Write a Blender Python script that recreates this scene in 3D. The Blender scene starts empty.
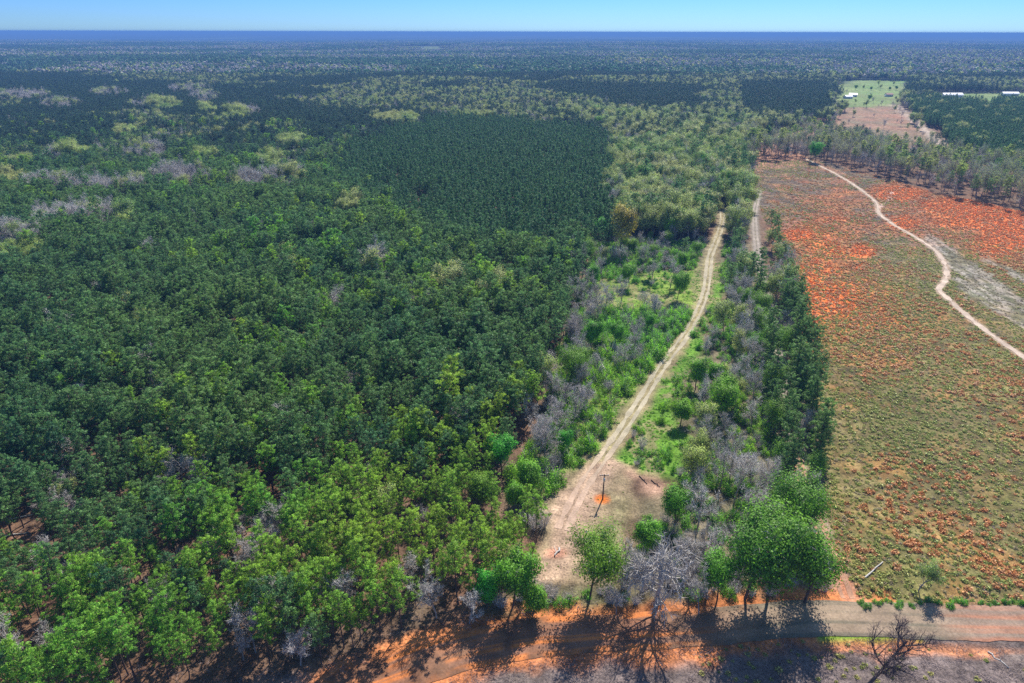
import bpy, math, random
import numpy as np
from mathutils import Vector
R = math.radians
sc = bpy.context.scene
COL = sc.collection
rng = np.random.default_rng(7)

# ------------------------------------------------------------------ camera
CAM_H, PITCH, FPX = 100.0, R(24.4), 683.0
cam = bpy.data.cameras.new("drone_camera"); cam.sensor_width = 36; cam.lens = 24.0
cam.clip_start = 1; cam.clip_end = 120000
camo = bpy.data.objects.new("drone_camera", cam); COL.objects.link(camo)
camo.location = (0, 0, CAM_H); camo.rotation_euler = (R(90) - PITCH, R(-0.11), 0)
sc.camera = camo
sc.render.resolution_x, sc.render.resolution_y = 1024, 683
CP, SP = math.cos(PITCH), math.sin(PITCH)
def G(px, py, z=0.0):
    "surveyed point: ground position (at height z) of a place seen in the aerial photograph"
    u, v = (px - 512) / FPX, (341.5 - py) / FPX
    d = (u, CP + v * SP, -SP + v * CP)
    t = (z - CAM_H) / d[2]
    return (d[0] * t, d[1] * t)
def poly(pts, z=0.0): return np.array([G(x, y, z) for x, y in pts])
def project(P):
    P = np.asarray(P, float); x, y, z = P[:, 0], P[:, 1], P[:, 2] - CAM_H
    dep = y * CP - z * SP
    return 512 + FPX * x / dep, 341.5 - FPX * (y * SP + z * CP) / dep, dep

# ------------------------------------------------------------------ numpy helpers
def vnoise(x, y, scale, seed=0, octv=2):
    tot = np.zeros(np.shape(x)); amp = 1.0; s = 0.0
    for o in range(octv):
        X = np.asarray(x) / scale * 2**o + 17.3 * o; Y = np.asarray(y) / scale * 2**o - 9.1 * o
        ix, iy = np.floor(X).astype(np.int64), np.floor(Y).astype(np.int64)
        fx, fy = X - ix, Y - iy
        fx = fx * fx * (3 - 2 * fx); fy = fy * fy * (3 - 2 * fy)
        def h(a, b):
            n = (a * 374761393 + b * 668265263 + (seed + o * 31) * 1274126177) & 0xFFFFFFFF
            n = ((n ^ (n >> 13)) * 1274126177) & 0xFFFFFFFF
            return ((n ^ (n >> 16)) & 0xFFFF) / 65535.0
        v = (h(ix, iy) * (1 - fx) + h(ix + 1, iy) * fx) * (1 - fy) + (h(ix, iy + 1) * (1 - fx) + h(ix + 1, iy + 1) * fx) * fy
        tot += v * amp; s += amp; amp *= 0.5
    return tot / s
def inside(x, y, P):
    r = np.zeros(np.shape(x), bool); n = len(P)
    for i in range(n):
        x0, y0 = P[i]; x1, y1 = P[(i + 1) % n]
        if y0 == y1: continue
        c = ((y0 > y) != (y1 > y)) & (x < (x1 - x0) * (y - y0) / (y1 - y0) + x0)
        r ^= c
    return r
def dist_line(x, y, P, closed=False):
    d = np.full(np.shape(x), 1e9); n = len(P)
    for i in range(n if closed else n - 1):
        a, b = P[i], P[(i + 1) % n]; e = b - a; L = max((e * e).sum(), 1e-9)
        t = np.clip(((x - a[0]) * e[0] + (y - a[1]) * e[1]) / L, 0, 1)
        d = np.minimum(d, np.hypot(x - a[0] - t * e[0], y - a[1] - t * e[1]))
    return d
def sstep(a, b, v): t = np.clip((v - a) / (b - a), 0, 1); return t * t * (3 - 2 * t)
def smask(x, y, P, soft=3.0, wob=3.0, seed=1):
    lo, hi = P.min(0) - soft - wob - 2, P.max(0) + soft + wob + 2
    m = np.zeros(np.shape(x)); s = (x > lo[0]) & (x < hi[0]) & (y > lo[1]) & (y < hi[1])
    if s.any():
        xs, ys = x[s], y[s]
        d = dist_line(xs, ys, P, True); d = np.where(inside(xs, ys, P), d, -d)
        m[s] = sstep(-soft, soft, d + (vnoise(xs, ys, 6, seed) - .5) * 2 * wob)
    return m
def smooth(P, n=8):
    P = np.asarray(P, float); out = []
    Q = np.vstack([2 * P[0] - P[1], P, 2 * P[-1] - P[-2]])
    for i in range(1, len(Q) - 2):
        for k in range(n):
            t = k / n
            out.append(.5 * (2 * Q[i] + (Q[i+1] - Q[i-1]) * t + (2*Q[i-1] - 5*Q[i] + 4*Q[i+1] - Q[i+2]) * t*t + (3*Q[i] - Q[i-1] - 3*Q[i+1] + Q[i+2]) * t**3))
    out.append(Q[-2]); return np.array(out)

# ------------------------------------------------------------------ plan of the place (world metres)
TRAIL = smooth(poly([(548, 572), (563, 530), (583, 488), (600, 463), (622, 432), (642, 400), (664, 365), (684, 338), (698, 313), (706, 292), (709, 270), (711, 255), (717, 240), (721, 228), (723, 218), (722, 208)]))
LANE = smooth(poly([(850, 597), (842, 580), (828, 545), (812, 505), (801, 472), (791, 420), (782, 370), (774, 320), (765, 285), (759, 258), (756, 235), (755, 215), (757, 203), (760, 190)]))
CTRACK = smooth(poly([(806, 158), (820, 165), (836, 173), (851, 182), (864, 191), (877, 202), (880, 213), (893, 223), (910, 233), (927, 243), (940, 254), (947, 268), (946, 280), (940, 289), (950, 299), (966, 313), (990, 332), (1024, 356), (1070, 390)]))
SPUR = smooth(poly([(880, 206), (890, 199), (893, 190), (905, 186)]))
ROAD = smooth(poly([(1150, 626), (1060, 624), (960, 621), (880, 619), (820, 617), (760, 621), (700, 627), (640, 631), (580, 634), (520, 640), (450, 655), (380, 680), (300, 712), (200, 752), (60, 810)]))
TRACK2 = smooth(poly([(897, 103), (905, 112), (918, 122), (930, 133), (946, 148), (960, 158)]))
CC = poly([(745, 165), (762, 160), (820, 160), (868, 172), (930, 190), (1030, 212), (1160, 235), (1400, 640), (1100, 606), (960, 606), (880, 602), (853, 592), (838, 560), (824, 505), (822, 440), (812, 370), (795, 310), (775, 250), (758, 200)])
CC2 = poly([(838, 108), (898, 104), (925, 122), (955, 150), (990, 165), (930, 158), (870, 148), (835, 135), (760, 150), (755, 135), (820, 125)])
FIELD = poly([(832, 89), (848, 80), (918, 81), (908, 95), (898, 104), (834, 109)])
FIELD2 = poly([(980, 100), (990, 100), (990, 108), (976, 108)])
FIELD3 = poly([(936, 92), (1040, 91), (1040, 103), (985, 104), (940, 103)])
FIELD4 = poly([(966, 97), (976, 97), (974, 105), (966, 105)])
MEADOW = poly([(600, 282), (640, 272), (700, 268), (706, 285), (697, 310), (680, 335), (650, 372), (625, 405), (596, 450), (575, 470), (560, 470), (590, 420), (585, 350), (590, 310)])
VERGE = poly([(716, 262), (725, 262), (722, 300), (705, 335), (690, 370), (672, 400), (690, 440), (680, 475), (640, 470), (618, 462), (640, 420), (665, 380), (690, 345), (706, 310)])
CLEAR = poly([(588, 470), (612, 455), (628, 470), (640, 500), (634, 540), (625, 560), (600, 585), (540, 580), (545, 555), (545, 505), (560, 492)])
CLEARN = poly([(640, 395), (615, 420), (590, 455), (560, 485), (555, 500), (590, 500), (600, 470), (622, 440), (650, 400)])
SLASH = poly([(632, 468), (655, 478), (668, 492), (650, 495), (628, 478)])
BANK = poly([(370, 660), (480, 645), (600, 641), (700, 640), (830, 632), (1100, 640), (1200, 800), (-100, 800), (200, 700)])
ORANGE = [((834, 298), 34, 22), ((812, 285), 14, 16), ((985, 215), 60, 16), ((1010, 235), 38, 22), ((960, 205), 40, 10), ((905, 222), 18, 9), ((900, 192), 26, 8), ((862, 250), 14, 8), ((800, 235), 16, 7), ((812, 318), 16, 14)]
WINDROW = [poly(p) for p in ([(928, 232), (965, 255), (1000, 280), (1040, 305), (1040, 320), (990, 292), (950, 268), (925, 245)], [(955, 275), (1000, 292), (1040, 318), (1040, 334), (995, 312), (960, 292)], [(985, 252), (1040, 282), (1040, 290), (985, 260)])]
Z = 9.0
PLANT = poly([(440, 118), (520, 120), (606, 133), (612, 160), (612, 215), (596, 240), (540, 250), (470, 236), (400, 218), (350, 185), (345, 145)], Z)
HARD = poly([(610, 128), (560, 112), (640, 108), (760, 118), (800, 140), (760, 170), (757, 205), (755, 225), (732, 232), (716, 200), (700, 228), (690, 236), (655, 240), (640, 226), (606, 224), (596, 225), (612, 205)], Z)
SHRUBZ = poly([(590, 258), (700, 262), (706, 290), (690, 330), (650, 380), (610, 420), (585, 455), (560, 490), (548, 520), (530, 520), (505, 470), (545, 415), (558, 350), (575, 300)], 3)
PINEFRONT = poly([(-600, 900), (-300, 800), (0, 735), (110, 698), (200, 676), (300, 662), (420, 644), (470, 630), (522, 608), (540, 545), (535, 500), (500, 470), (535, 415), (552, 350), (572, 300), (588, 258), (604, 205), (604, 130), (-600, 130)], 2)
STRIP = poly([(716, 235), (752, 240), (765, 280), (790, 330), (812, 390), (820, 440), (822, 505), (836, 565), (842, 600), (780, 616), (640, 622), (560, 628), (470, 630), (505, 600), (545, 585), (600, 590), (630, 562), (640, 530), (640, 500), (672, 490), (690, 450), (668, 400), (700, 340), (720, 300)], 1)
NLINE = poly([(745, 138), (800, 134), (835, 140), (880, 148), (960, 160), (1060, 174), (1300, 215), (1300, 255), (1040, 214), (930, 192), (868, 174), (840, 172), (806, 164), (764, 168), (745, 175)], 1)
DARKBLOCK = poly([(740, 84), (826, 84), (832, 108), (815, 116), (745, 112)], 8)
RPINES = poly([(905, 97), (1200, 97), (1300, 180), (1060, 168), (1000, 160), (940, 138), (915, 112)], 6)

HEADM = poly([(594, 236), (618, 229), (650, 229), (690, 233), (718, 228), (716, 272), (586, 272)], 5)
BAREPATCH = [(85, 217, 45, 7), (110, 188, 34, 5), (55, 184, 24, 4), (180, 176, 30, 6), (250, 180, 22, 5), (285, 178, 14, 6), (150, 152, 14, 6), (322, 298, 12, 7), (376, 262, 9, 6), (550, 213, 14, 5), (25, 96, 22, 4), (60, 104, 16, 4), (110, 93, 18, 3), (150, 103, 22, 4), (205, 97, 14, 4), (190, 89, 20, 3), (240, 112, 18, 4), (420, 190, 14, 5), (395, 170, 15, 5), (300, 68, 60, 3), (600, 250, 12, 10), (20, 235, 26, 6), (60, 155, 14, 5), (545, 150, 5, 5)]
BUDPATCH = [(124, 132, 9, 5), (70, 152, 14, 5), (20, 160, 12, 4), (14, 176, 16, 4), (20, 246, 18, 6), (125, 216, 6, 4), (290, 142, 12, 5), (435, 211, 9, 5), (207, 108, 9, 4), (235, 115, 12, 4), (270, 160, 12, 5), (205, 152, 12, 4), (560, 208, 8, 4), (445, 286, 9, 6), (470, 118, 25, 5), (350, 205, 8, 4), (510, 200, 6, 4), (165, 105, 16, 4), (500, 280, 7, 5), (395, 118, 22, 5)]
GAPS = [(803, 476, 9, 13), (18, 528, 26, 14), (275, 490, 18, 7), (45, 300, 16, 8), (350, 488, 10, 6), (320, 300, 6, 4)]
def ell(lst, x, y, z):
    m = np.zeros(np.shape(x)); px, py, _ = project(np.stack([x, y, np.full(np.shape(x), z)], 1))
    for cx, cy, rx, ry in lst:
        m = np.maximum(m, 1.15 - np.hypot((px - cx) / rx, (py - cy) / ry))
    return m

def hgt(x, y):
    x = np.asarray(x, float); y = np.asarray(y, float); d = np.hypot(x, y)
    far = sstep(1000, 3500, d)
    h = far * (vnoise(x, y, 2600, 5, 3) - .55) * 44 + sstep(700, 1500, d) * (vnoise(x, y, 500, 9) - .5) * 9
    near = 1 - sstep(500, 900, d)
    h = h + sstep(5000, 12000, d) * (vnoise(x, y, 5000, 13, 2) - .5) * 60
    h = h + near * ((vnoise(x, y, 14, 3) - .5) * .5 + (vnoise(x, y, 3.5, 4) - .5) * .16)
    dr = dist_line(x, y, ROAD) if np.size(x) else 0
    k = np.exp(-((dr - 6.2) / 1.6) ** 2) * near
    return h - .5 * k * sstep(35, 60, x) * (y < 140)

# ------------------------------------------------------------------ materials
def mat(name):
    m = bpy.data.materials.new(name); m.use_nodes = True
    nt = m.node_tree; nt.nodes.clear()
    def N(t, **k):
        n = nt.nodes.new(t)
        for a, b in k.items():
            if a in n.inputs: n.inputs[a].default_value = b
            else: setattr(n, a, b)
        return n
    return m, nt, N
def mixc(nt, N, fac, a, b, blend='MIX'):
    n = N('ShaderNodeMix', data_type='RGBA', blend_type=blend)
    for sock, v in ((n.inputs[0], fac), (n.inputs[6], a), (n.inputs[7], b)):
        if hasattr(v, 'is_linked') or isinstance(v, bpy.types.NodeSocket): nt.links.new(v, sock)
        else: sock.default_value = v if not isinstance(v, tuple) else (*v, 1)
    return n.outputs[2]
def mrange(nt, N, src, a, b, c, d):
    n = N('ShaderNodeMapRange'); nt.links.new(src, n.inputs[0])
    for i, v in enumerate((a, b, c, d)): n.inputs[i + 1].default_value = v
    return n.outputs[0]
def foliage(name, c1, c2, c3, trans=.3, seed=0.0, tmin=.5, tmax=1.7, rough=.55):
    m, nt, N = mat(name); L = nt.links.new
    oi = N('ShaderNodeObjectInfo'); tint = N('ShaderNodeAttribute', attribute_name='tint')
    no = N('ShaderNodeTexNoise', Scale=.016, Detail=2.0); add = N('ShaderNodeVectorMath', operation='ADD'); add.inputs[1].default_value = (seed * 100, seed * 37, 0)
    L(oi.outputs['Location'], add.inputs[0]); L(add.outputs[0], no.inputs['Vector'])
    f = mrange(nt, N, no.outputs[0], .38, .62, 0, 1)
    c = mixc(nt, N, oi.outputs['Random'], c1, c2)
    f2 = N('ShaderNodeMath', operation='MULTIPLY'); L(f, f2.inputs[0]); f2.inputs[1].default_value = .75
    c = mixc(nt, N, f2.outputs[0], c, c3)
    tv = mrange(nt, N, tint.outputs['Fac'], 0, 1, tmin, tmax)
    mul = N('ShaderNodeVectorMath', operation='SCALE'); L(c, mul.inputs[0]); L(tv, mul.inputs['Scale'])
    b = N('ShaderNodeBsdfPrincipled', Roughness=rough); b.inputs['Specular IOR Level'].default_value = .25
    t = N('ShaderNodeBsdfTranslucent'); mx = N('ShaderNodeMixShader'); mx.inputs[0].default_value = trans
    L(mul.outputs[0], b.inputs['Base Color']); L(mul.outputs[0], t.inputs['Color'])
    L(b.outputs[0], mx.inputs[1]); L(t.outputs[0], mx.inputs[2])
    o = N('ShaderNodeOutputMaterial'); L(mx.outputs[0], o.inputs[0]); return m
def plain(name, a, b, scale=2.0, rough=.85, rnd=0.0, stretch=None, metal=0.0):
    m, nt, N = mat(name); L = nt.links.new
    tc = N('ShaderNodeTexCoord'); no = N('ShaderNodeTexNoise', Scale=scale, Detail=4.0)
    if stretch:
        mp = N('ShaderNodeMapping'); mp.inputs['Scale'].default_value = stretch; L(tc.outputs['Object'], mp.inputs[0]); L(mp.outputs[0], no.inputs['Vector'])
    else: L(tc.outputs['Object'], no.inputs['Vector'])
    c = mixc(nt, N, mrange(nt, N, no.outputs[0], .35, .65, 0, 1), a, b)
    if rnd:
        oi = N('ShaderNodeObjectInfo'); v = mrange(nt, N, oi.outputs['Random'], 0, 1, 1 - rnd, 1 + rnd)
        mul = N('ShaderNodeVectorMath', operation='SCALE'); L(c, mul.inputs[0]); L(v, mul.inputs['Scale']); c = mul.outputs[0]
    p = N('ShaderNodeBsdfPrincipled', Roughness=rough, Metallic=metal); L(c, p.inputs['Base Color'])
    p.inputs['Specular IOR Level'].default_value = .2
    bp = N('ShaderNodeBump', Strength=.4, Distance=.05); L(no.outputs[0], bp.inputs['Height']); L(bp.outputs[0], p.inputs['Normal'])
    o = N('ShaderNodeOutputMaterial'); L(p.outputs[0], o.inputs[0]); return m
def earth(name, detail=((.25, .55), (2.2, .5), (.06, .2)), bump=.5):
    "soil whose base colour comes from the surveyed 'Col' attribute, broken up by grain at several sizes"
    m, nt, N = mat(name); L = nt.links.new
    col = N('ShaderNodeAttribute', attribute_name='Col'); geo = N('ShaderNodeNewGeometry'); c = col.outputs['Color']
    hs = None
    for s, amp in detail:
        no = N('ShaderNodeTexNoise', Scale=s, Detail=5.0, Roughness=.65); L(geo.outputs['Position'], no.inputs['Vector'])
        v = mrange(nt, N, no.outputs[0], .3, .7, 1 - amp, 1 + amp)
        mul = N('ShaderNodeVectorMath', operation='SCALE'); L(c, mul.inputs[0]); L(v, mul.inputs['Scale']); c = mul.outputs[0]
        hs = no.outputs[0] if s > 1 else hs
    p = N('ShaderNodeBsdfPrincipled', Roughness=.95); L(c, p.inputs['Base Color']); p.inputs['Specular IOR Level'].default_value = .1
    bp = N('ShaderNodeBump', Strength=bump, Distance=.25); L(hs, bp.inputs['Height']); L(bp.outputs[0], p.inputs['Normal'])
    o = N('ShaderNodeOutputMaterial'); L(p.outputs[0], o.inputs[0]); return m

M = {
 'pine':   foliage('pine_needles', (.062, .160, .066), (.120, .240, .070), (.160, .270, .062), .45, 0),
 'pinelt': foliage('fresh_pine_needles', (.125, .335, .045), (.200, .385, .042), (.290, .40, .040), .5, 1),
 'plant':  foliage('plantation_needles', (.070, .170, .062), (.092, .205, .066), (.080, .185, .060), .42, 2),
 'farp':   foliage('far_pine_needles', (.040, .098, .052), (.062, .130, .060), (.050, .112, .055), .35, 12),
 'bud':    foliage('opening_leaves', (.36, .44, .09), (.17, .31, .06), (.38, .39, .13), .45, 3),
 'olive':  foliage('olive_blossom', (.36, .29, .03), (.38, .31, .035), (.34, .31, .03), .4, 4),
 'green':  foliage('spring_leaves', (.11, .32, .022), (.14, .36, .026), (.20, .38, .022), .5, 5),
 'deep':   foliage('evergreen_leaves', (.115, .28, .024), (.15, .315, .026), (.19, .33, .024), .48, 6),
 'vivid':  foliage('vivid_leaves', (.07, .38, .035), (.13, .42, .03), (.10, .40, .03), .5, 7),
 'shrub':  foliage('shrub_leaves', (.17, .42, .030), (.12, .34, .036), (.25, .44, .028), .5, 8),
 'weed':   foliage('weed_leaves', (.31, .35, .085), (.42, .39, .13), (.27, .32, .10), .4, 9),
 'rust':   foliage('dry_bramble', (.58, .31, .13), (.47, .30, .16), (.60, .26, .09), .25, 10),
 'ember':  foliage('orange_dead_growth', (.74, .24, .055), (.66, .22, .06), (.78, .22, .05), .25, 13),
 'straw':  foliage('dry_straw', (.33, .27, .15), (.40, .30, .17), (.28, .25, .14), .3, 11),
 'twig':   plain('grey_twigs', (.48, .45, .41), (.60, .56, .51), .8, .9, .2),
 'stalk':  plain('dry_stalks', (.20, .15, .14), (.30, .235, .22), .8, .9, .2),
 'twigm':  plain('mauve_twigs', (.44, .40, .38), (.56, .51, .48), .8, .9, .2),
 'pale':   plain('pale_dead_wood', (.42, .39, .36), (.55, .52, .48), 1.5, .85, .1),
 'barkp':  plain('weathered_bark', (.40, .365, .335), (.54, .50, .46), 1.5, .9, .1),
 'dark':   plain('dark_dead_bark', (.075, .055, .052), (.13, .10, .09), 1.5, .9),
 'darktw': plain('dark_dead_twigs', (.12, .085, .085), (.18, .135, .13), 1.5, .9),
 'bark':   plain('pine_bark', (.07, .045, .035), (.13, .09, .07), 3, .9, .2, (1, 1, .2)),
 'barkg':  plain('grey_bark', (.22, .19, .17), (.32, .28, .26), 3, .9, .2, (1, 1, .2)),
 'ground': earth('ground_soil'),
 'road':   earth('road_dirt', ((.18, .22), (2.5, .25), (.05, .1)), .25),
}

# ------------------------------------------------------------------ mesh building
class MB:
    def __init__(s): s.v = []; s.f = []; s.m = []; s.t = []; s.n = 0
    def add(s, v, f, m=0, t=0.5):
        v = np.asarray(v, float).reshape(-1, 3); f = np.asarray(f, int)
        s.v.append(v); s.f.append(f + s.n); s.m.append(np.full(len(f), m)); s.t.append(np.broadcast_to(np.asarray(t, float), (len(v),)) if np.ndim(t) else np.full(len(v), float(t))); s.n += len(v)
    def tube(s, P, rad, sides=5, m=0, cap=True):
        P = np.asarray(P, float); rad = np.broadcast_to(rad, (len(P),)); n = len(P)
        T = np.gradient(P, axis=0); T /= np.linalg.norm(T, axis=1, keepdims=True) + 1e-9
        a = np.array([1., 0, 0]) if abs(T[0, 0]) < .8 else np.array([0, 1., 0])
        u = np.cross(T, a); u /= np.linalg.norm(u, axis=1, keepdims=True) + 1e-9; w = np.cross(T, u)
        th = np.arange(sides) * 2 * math.pi / sides
        V = P[:, None] + rad[:, None, None] * (np.cos(th)[None, :, None] * u[:, None] + np.sin(th)[None, :, None] * w[:, None])
        i = np.arange(n - 1)[:, None] * sides; k = np.arange(sides)[None]; k2 = (k + 1) % sides
        s.add(V, np.stack([i + k, i + k2, i + sides + k2, i + sides + k], -1).reshape(-1, 4), m)
        if cap:
            s.f.append(np.array([[(n - 1) * sides + q for q in range(sides)]]) + s.n - n * sides); s.m.append(np.array([m]))
    def blades(s, A, B, w, m=0, t=.5, r=rng):
        "thin tapering triangles from A to B"
        A = np.asarray(A, float); B = np.asarray(B, float); n = len(A)
        side = np.cross(B - A, r.normal(size=(n, 3))); side /= np.linalg.norm(side, axis=1, keepdims=True) + 1e-9
        w = np.broadcast_to(w, (n,))[:, None] * .5
        V = np.stack([A - side * w, A + side * w, B], 1)
        s.add(V, np.arange(3 * n).reshape(-1, 3), m, np.repeat(np.broadcast_to(t, (n,)), 3))
    def leaves(s, C, size, m=0, t=.5, r=rng, up=.35, out=None, asp=.33):
        C = np.asarray(C, float); n = len(C)
        nrm = r.normal(size=(n, 3)) * (1 if out is None else .42); nrm[:, 2] += up * (2 if out is None else .6); nrm = nrm if out is None else nrm + out; nrm /= np.linalg.norm(nrm, axis=1, keepdims=True)
        a = np.cross(nrm, r.normal(size=(n, 3))); a /= np.linalg.norm(a, axis=1, keepdims=True); b = np.cross(nrm, a)
        z = (np.broadcast_to(size, (n,)) * r.uniform(.6, 1.3, n))[:, None]
        V = np.stack([C - a * z * .5, C + b * z * asp, C + a * z * .5, C - b * z * asp], 1)
        s.add(V, np.arange(4 * n).reshape(-1, 4), m, np.repeat(np.broadcast_to(t, (n,)), 4))
    def box(s, x0, x1, y0, y1, z0, z1, m=0):
        s.add([(x, y, z) for z in (z0, z1) for y in (y0, y1) for x in (x0, x1)], [(0, 2, 3, 1), (4, 5, 7, 6), (0, 1, 5, 4), (2, 6, 7, 3), (0, 4, 6, 2), (1, 3, 7, 5)], m)
    def mesh(s, name, mats, only=None):
        V = np.vstack(s.v); T = np.concatenate(s.t)
        tot = np.concatenate([np.full(len(f), f.shape[1]) for f in s.f]); loops = np.concatenate([f.ravel() for f in s.f]); mi = np.concatenate(s.m)
        if only is not None:
            keepf = np.isin(mi, only); lf = np.repeat(keepf, tot); loops = loops[lf]; tot = tot[keepf]; mi = mi[keepf]
            used = np.unique(loops); mp = np.zeros(len(V), int); mp[used] = np.arange(len(used)); loops = mp[loops]; V = V[used]; T = T[used]
            order = {o: i for i, o in enumerate(only)}; mi = np.array([order[q] for q in mi]); mats = [mats[o] for o in only]
        me = bpy.data.meshes.new(name); me.vertices.add(len(V)); me.vertices.foreach_set('co', V.astype(np.float32).ravel())
        me.loops.add(len(loops)); me.loops.foreach_set('vertex_index', loops.astype(np.int32))
        me.polygons.add(len(tot)); me.polygons.foreach_set('loop_start', np.concatenate([[0], np.cumsum(tot)[:-1]]).astype(np.int32)); me.polygons.foreach_set('loop_total', tot.astype(np.int32))
        me.polygons.foreach_set('material_index', mi.astype(np.int32))
        a = me.attributes.new('tint', 'FLOAT', 'POINT'); a.data.foreach_set('value', T.astype(np.float32))
        for q in mats: me.materials.append(q)
        me.update(calc_edges=True); me.validate(); return me

def unit(v): return v / (np.linalg.norm(v) + 1e-9)
def pine(r, H=17., Rc=3.6, cb=.42, nb=30, leaf=26, conic=0.0, clumpr=.95, w=.17):
    b = MB(); k = np.linspace(0, 1, 8)[:, None]
    wob = np.cumsum(r.normal(0, .09, (8, 3)), 0) * [1, 1, 0]
    P = k * [0, 0, H] + wob; P[0] = (0, 0, -.4)
    b.tube(P, np.linspace(.2, .04, 8) * H / 17, 6, 0)
    cs = []
    for i in range(nb):
        t = (i + r.random()) / nb; z = H * (cb + (1 - cb) * t * .97)
        prof = (1 - t) ** .75 if conic > .5 else math.sin(math.pi * min(1, .22 + .70 * t)) ** .7
        Ln = Rc * prof * r.uniform(.65, 1.12) + .25
        az = i * 2.39996 + r.normal(0, .4); el = -.15 + .95 * t + r.normal(0, .15)
        d = np.array([math.cos(az) * math.cos(el), math.sin(az) * math.cos(el), math.sin(el)])
        o = np.array([np.interp(z, P[:, 2], P[:, 0]), np.interp(z, P[:, 2], P[:, 1]), z])
        e = o + d * Ln; e[2] = min(e[2], H + .6)
        b.tube([o, (o + e) / 2 + [0, 0, -.1 * Ln * .3], e], [.055, .04, .018], 3, 0, False)
        for f in ((1., .62, .34) if Ln > 2 else (1., .5)):
            c = o + (e - o) * f + r.normal(0, .38, 3) * [1, 1, .5]; cs.append((c, clumpr * r.uniform(.75, 1.2)))
    cs.append((np.array([P[-1, 0], P[-1, 1], H + .1]), clumpr * .8))
    for c, rr in cs:
        tn = r.random(); n = leaf
        d = r.normal(size=(n, 3)); d[:, 2] = d[:, 2] * .8 + .45; d /= np.linalg.norm(d, axis=1, keepdims=True)
        b.leaves(c + d * [1, 1, .8] * rr * r.uniform(.45, .9, (n, 1)), .62 * rr, 1, np.clip(tn + r.normal(0, .12, n), 0, 1), r, .3, d, .24)
        n = max(6, leaf // 2); d = r.normal(size=(n, 3)); d[:, 2] = d[:, 2] * .8 + .35; d /= np.linalg.norm(d, axis=1, keepdims=True)
        A = c + d * rr * .12; B = c + d * (rr * r.uniform(.6, 1.15, n))[:, None]
        b.blades(A, B, w * rr * 1.9, 1, np.clip(tn + r.normal(0, .12, n), 0, 1), r)
    return b
def grow(b, r, p, d, ln, rad, lv, cnt, ratio, tips, spread, up, tw, m=0, sides=4, start=.3):
    k = 4; P = [p]
    for i in range(k):
        d = unit(d + r.normal(0, .13, 3) + np.array([0, 0, up])); P.append(P[-1] + d * ln / k)
    P = np.array(P); b.tube(P, np.linspace(rad, rad * .45, k + 1), sides, m, False)
    nxt = lv + 1
    for j in range(cnt[lv]):
        f = start + (1 - start) * (j + r.random()) / cnt[lv]; q = P[int(f * k)] + (P[min(k, int(f * k) + 1)] - P[int(f * k)]) * (f * k - int(f * k))
        az = r.uniform(0, 6.283); a = unit(np.cross(d, [math.cos(az), math.sin(az), .2])); dd = unit(d * .75 + a * spread + np.array([0, 0, .1]))
        l2 = ln * ratio * r.uniform(.75, 1.2) * (1.1 - .35 * f)
        if nxt < len(cnt): grow(b, r, q, dd, l2, rad * .5, nxt, cnt, ratio, tips, spread, up, tw, m, 3, .15)
        else: tips.append((q, q + dd * l2))
    tips.append((P[-1] - d * ln * .1, P[-1] + d * ln * .3))
def decid(r, H=14., leaf=0, size=.3, tw=.055, cnt=(8, 6, 6), spread=.85, trunkr=.2, ratio=.52, lean=(0, 0), twm=0, scatter=.55, trunk=.62, up=.10, start=.35):
    "tree with a forked limb skeleton; material 0 wood, 1 twigs, 2 leaves"
    b = MB(); tips = []
    grow(b, r, np.array([0, 0, -.3]), unit(np.array([lean[0], lean[1], 1.])), H * trunk, trunkr, 0, cnt, ratio, tips, spread, up, tw, 0, 6, start)
    A = np.array([t[0] for t in tips]); B = np.array([t[1] for t in tips])
    b.blades(A, B, tw, 1, .5, r)
    side = A + (B - A) * .4; n = len(A)
    for q in range(3): b.blades(A + (B - A) * r.uniform(.2, .8, (n, 1)), B + r.normal(0, .45, (n, 3)), tw * .9, 1, .5, r)
    if leaf:
        n = len(B); dv = r.normal(0, scatter, (n * leaf, 3)); C = np.repeat(B * .7 + A * .3, leaf, 0) + dv; cc = np.array([B[:, 0].mean(), B[:, 1].mean(), B[:, 2].mean() - 1.5]); ov = C - cc; ov /= np.linalg.norm(ov, axis=1, keepdims=True) + 1e-6; ov = ov + .8 * dv / (np.linalg.norm(dv, axis=1, keepdims=True) + 1e-6); low = H * .22; C[:, 2] = np.maximum(C[:, 2], low)
        g = np.floor(B / 1.6).astype(int); hsh = ((g[:, 0] * 73 + g[:, 1] * 151 + g[:, 2] * 37) % 97) / 97
        b.leaves(C, size, 2, np.clip(np.repeat(hsh, leaf) + r.normal(0, .15, n * leaf), 0, 1), r, .4, ov)
    return b
def bush(r, H=2.6, Rb=1.7, clumps=12, leaf=45, size=.28, stems=6):
    b = MB()
    for i in range(stems):
        az = r.uniform(0, 6.28); e = np.array([math.cos(az) * Rb * .7, math.sin(az) * Rb * .7, H * r.uniform(.7, 1)])
        b.tube([(0, 0, -.1), e * [.35, .35, .5], e], [.05, .035, .012], 3, 0, False)
    for i in range(clumps):
        d = r.normal(size=3); d[2] = abs(d[2]); d = unit(d); c = d * [Rb, Rb, H * .85] * r.uniform(.45, .95)
        dv = r.normal(0, .34, (leaf, 3)); b.leaves(c + dv, size, 1, np.clip(r.random() + r.normal(0, .12, leaf), 0, 1), r, .5, dv / .5)
    return b
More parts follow.
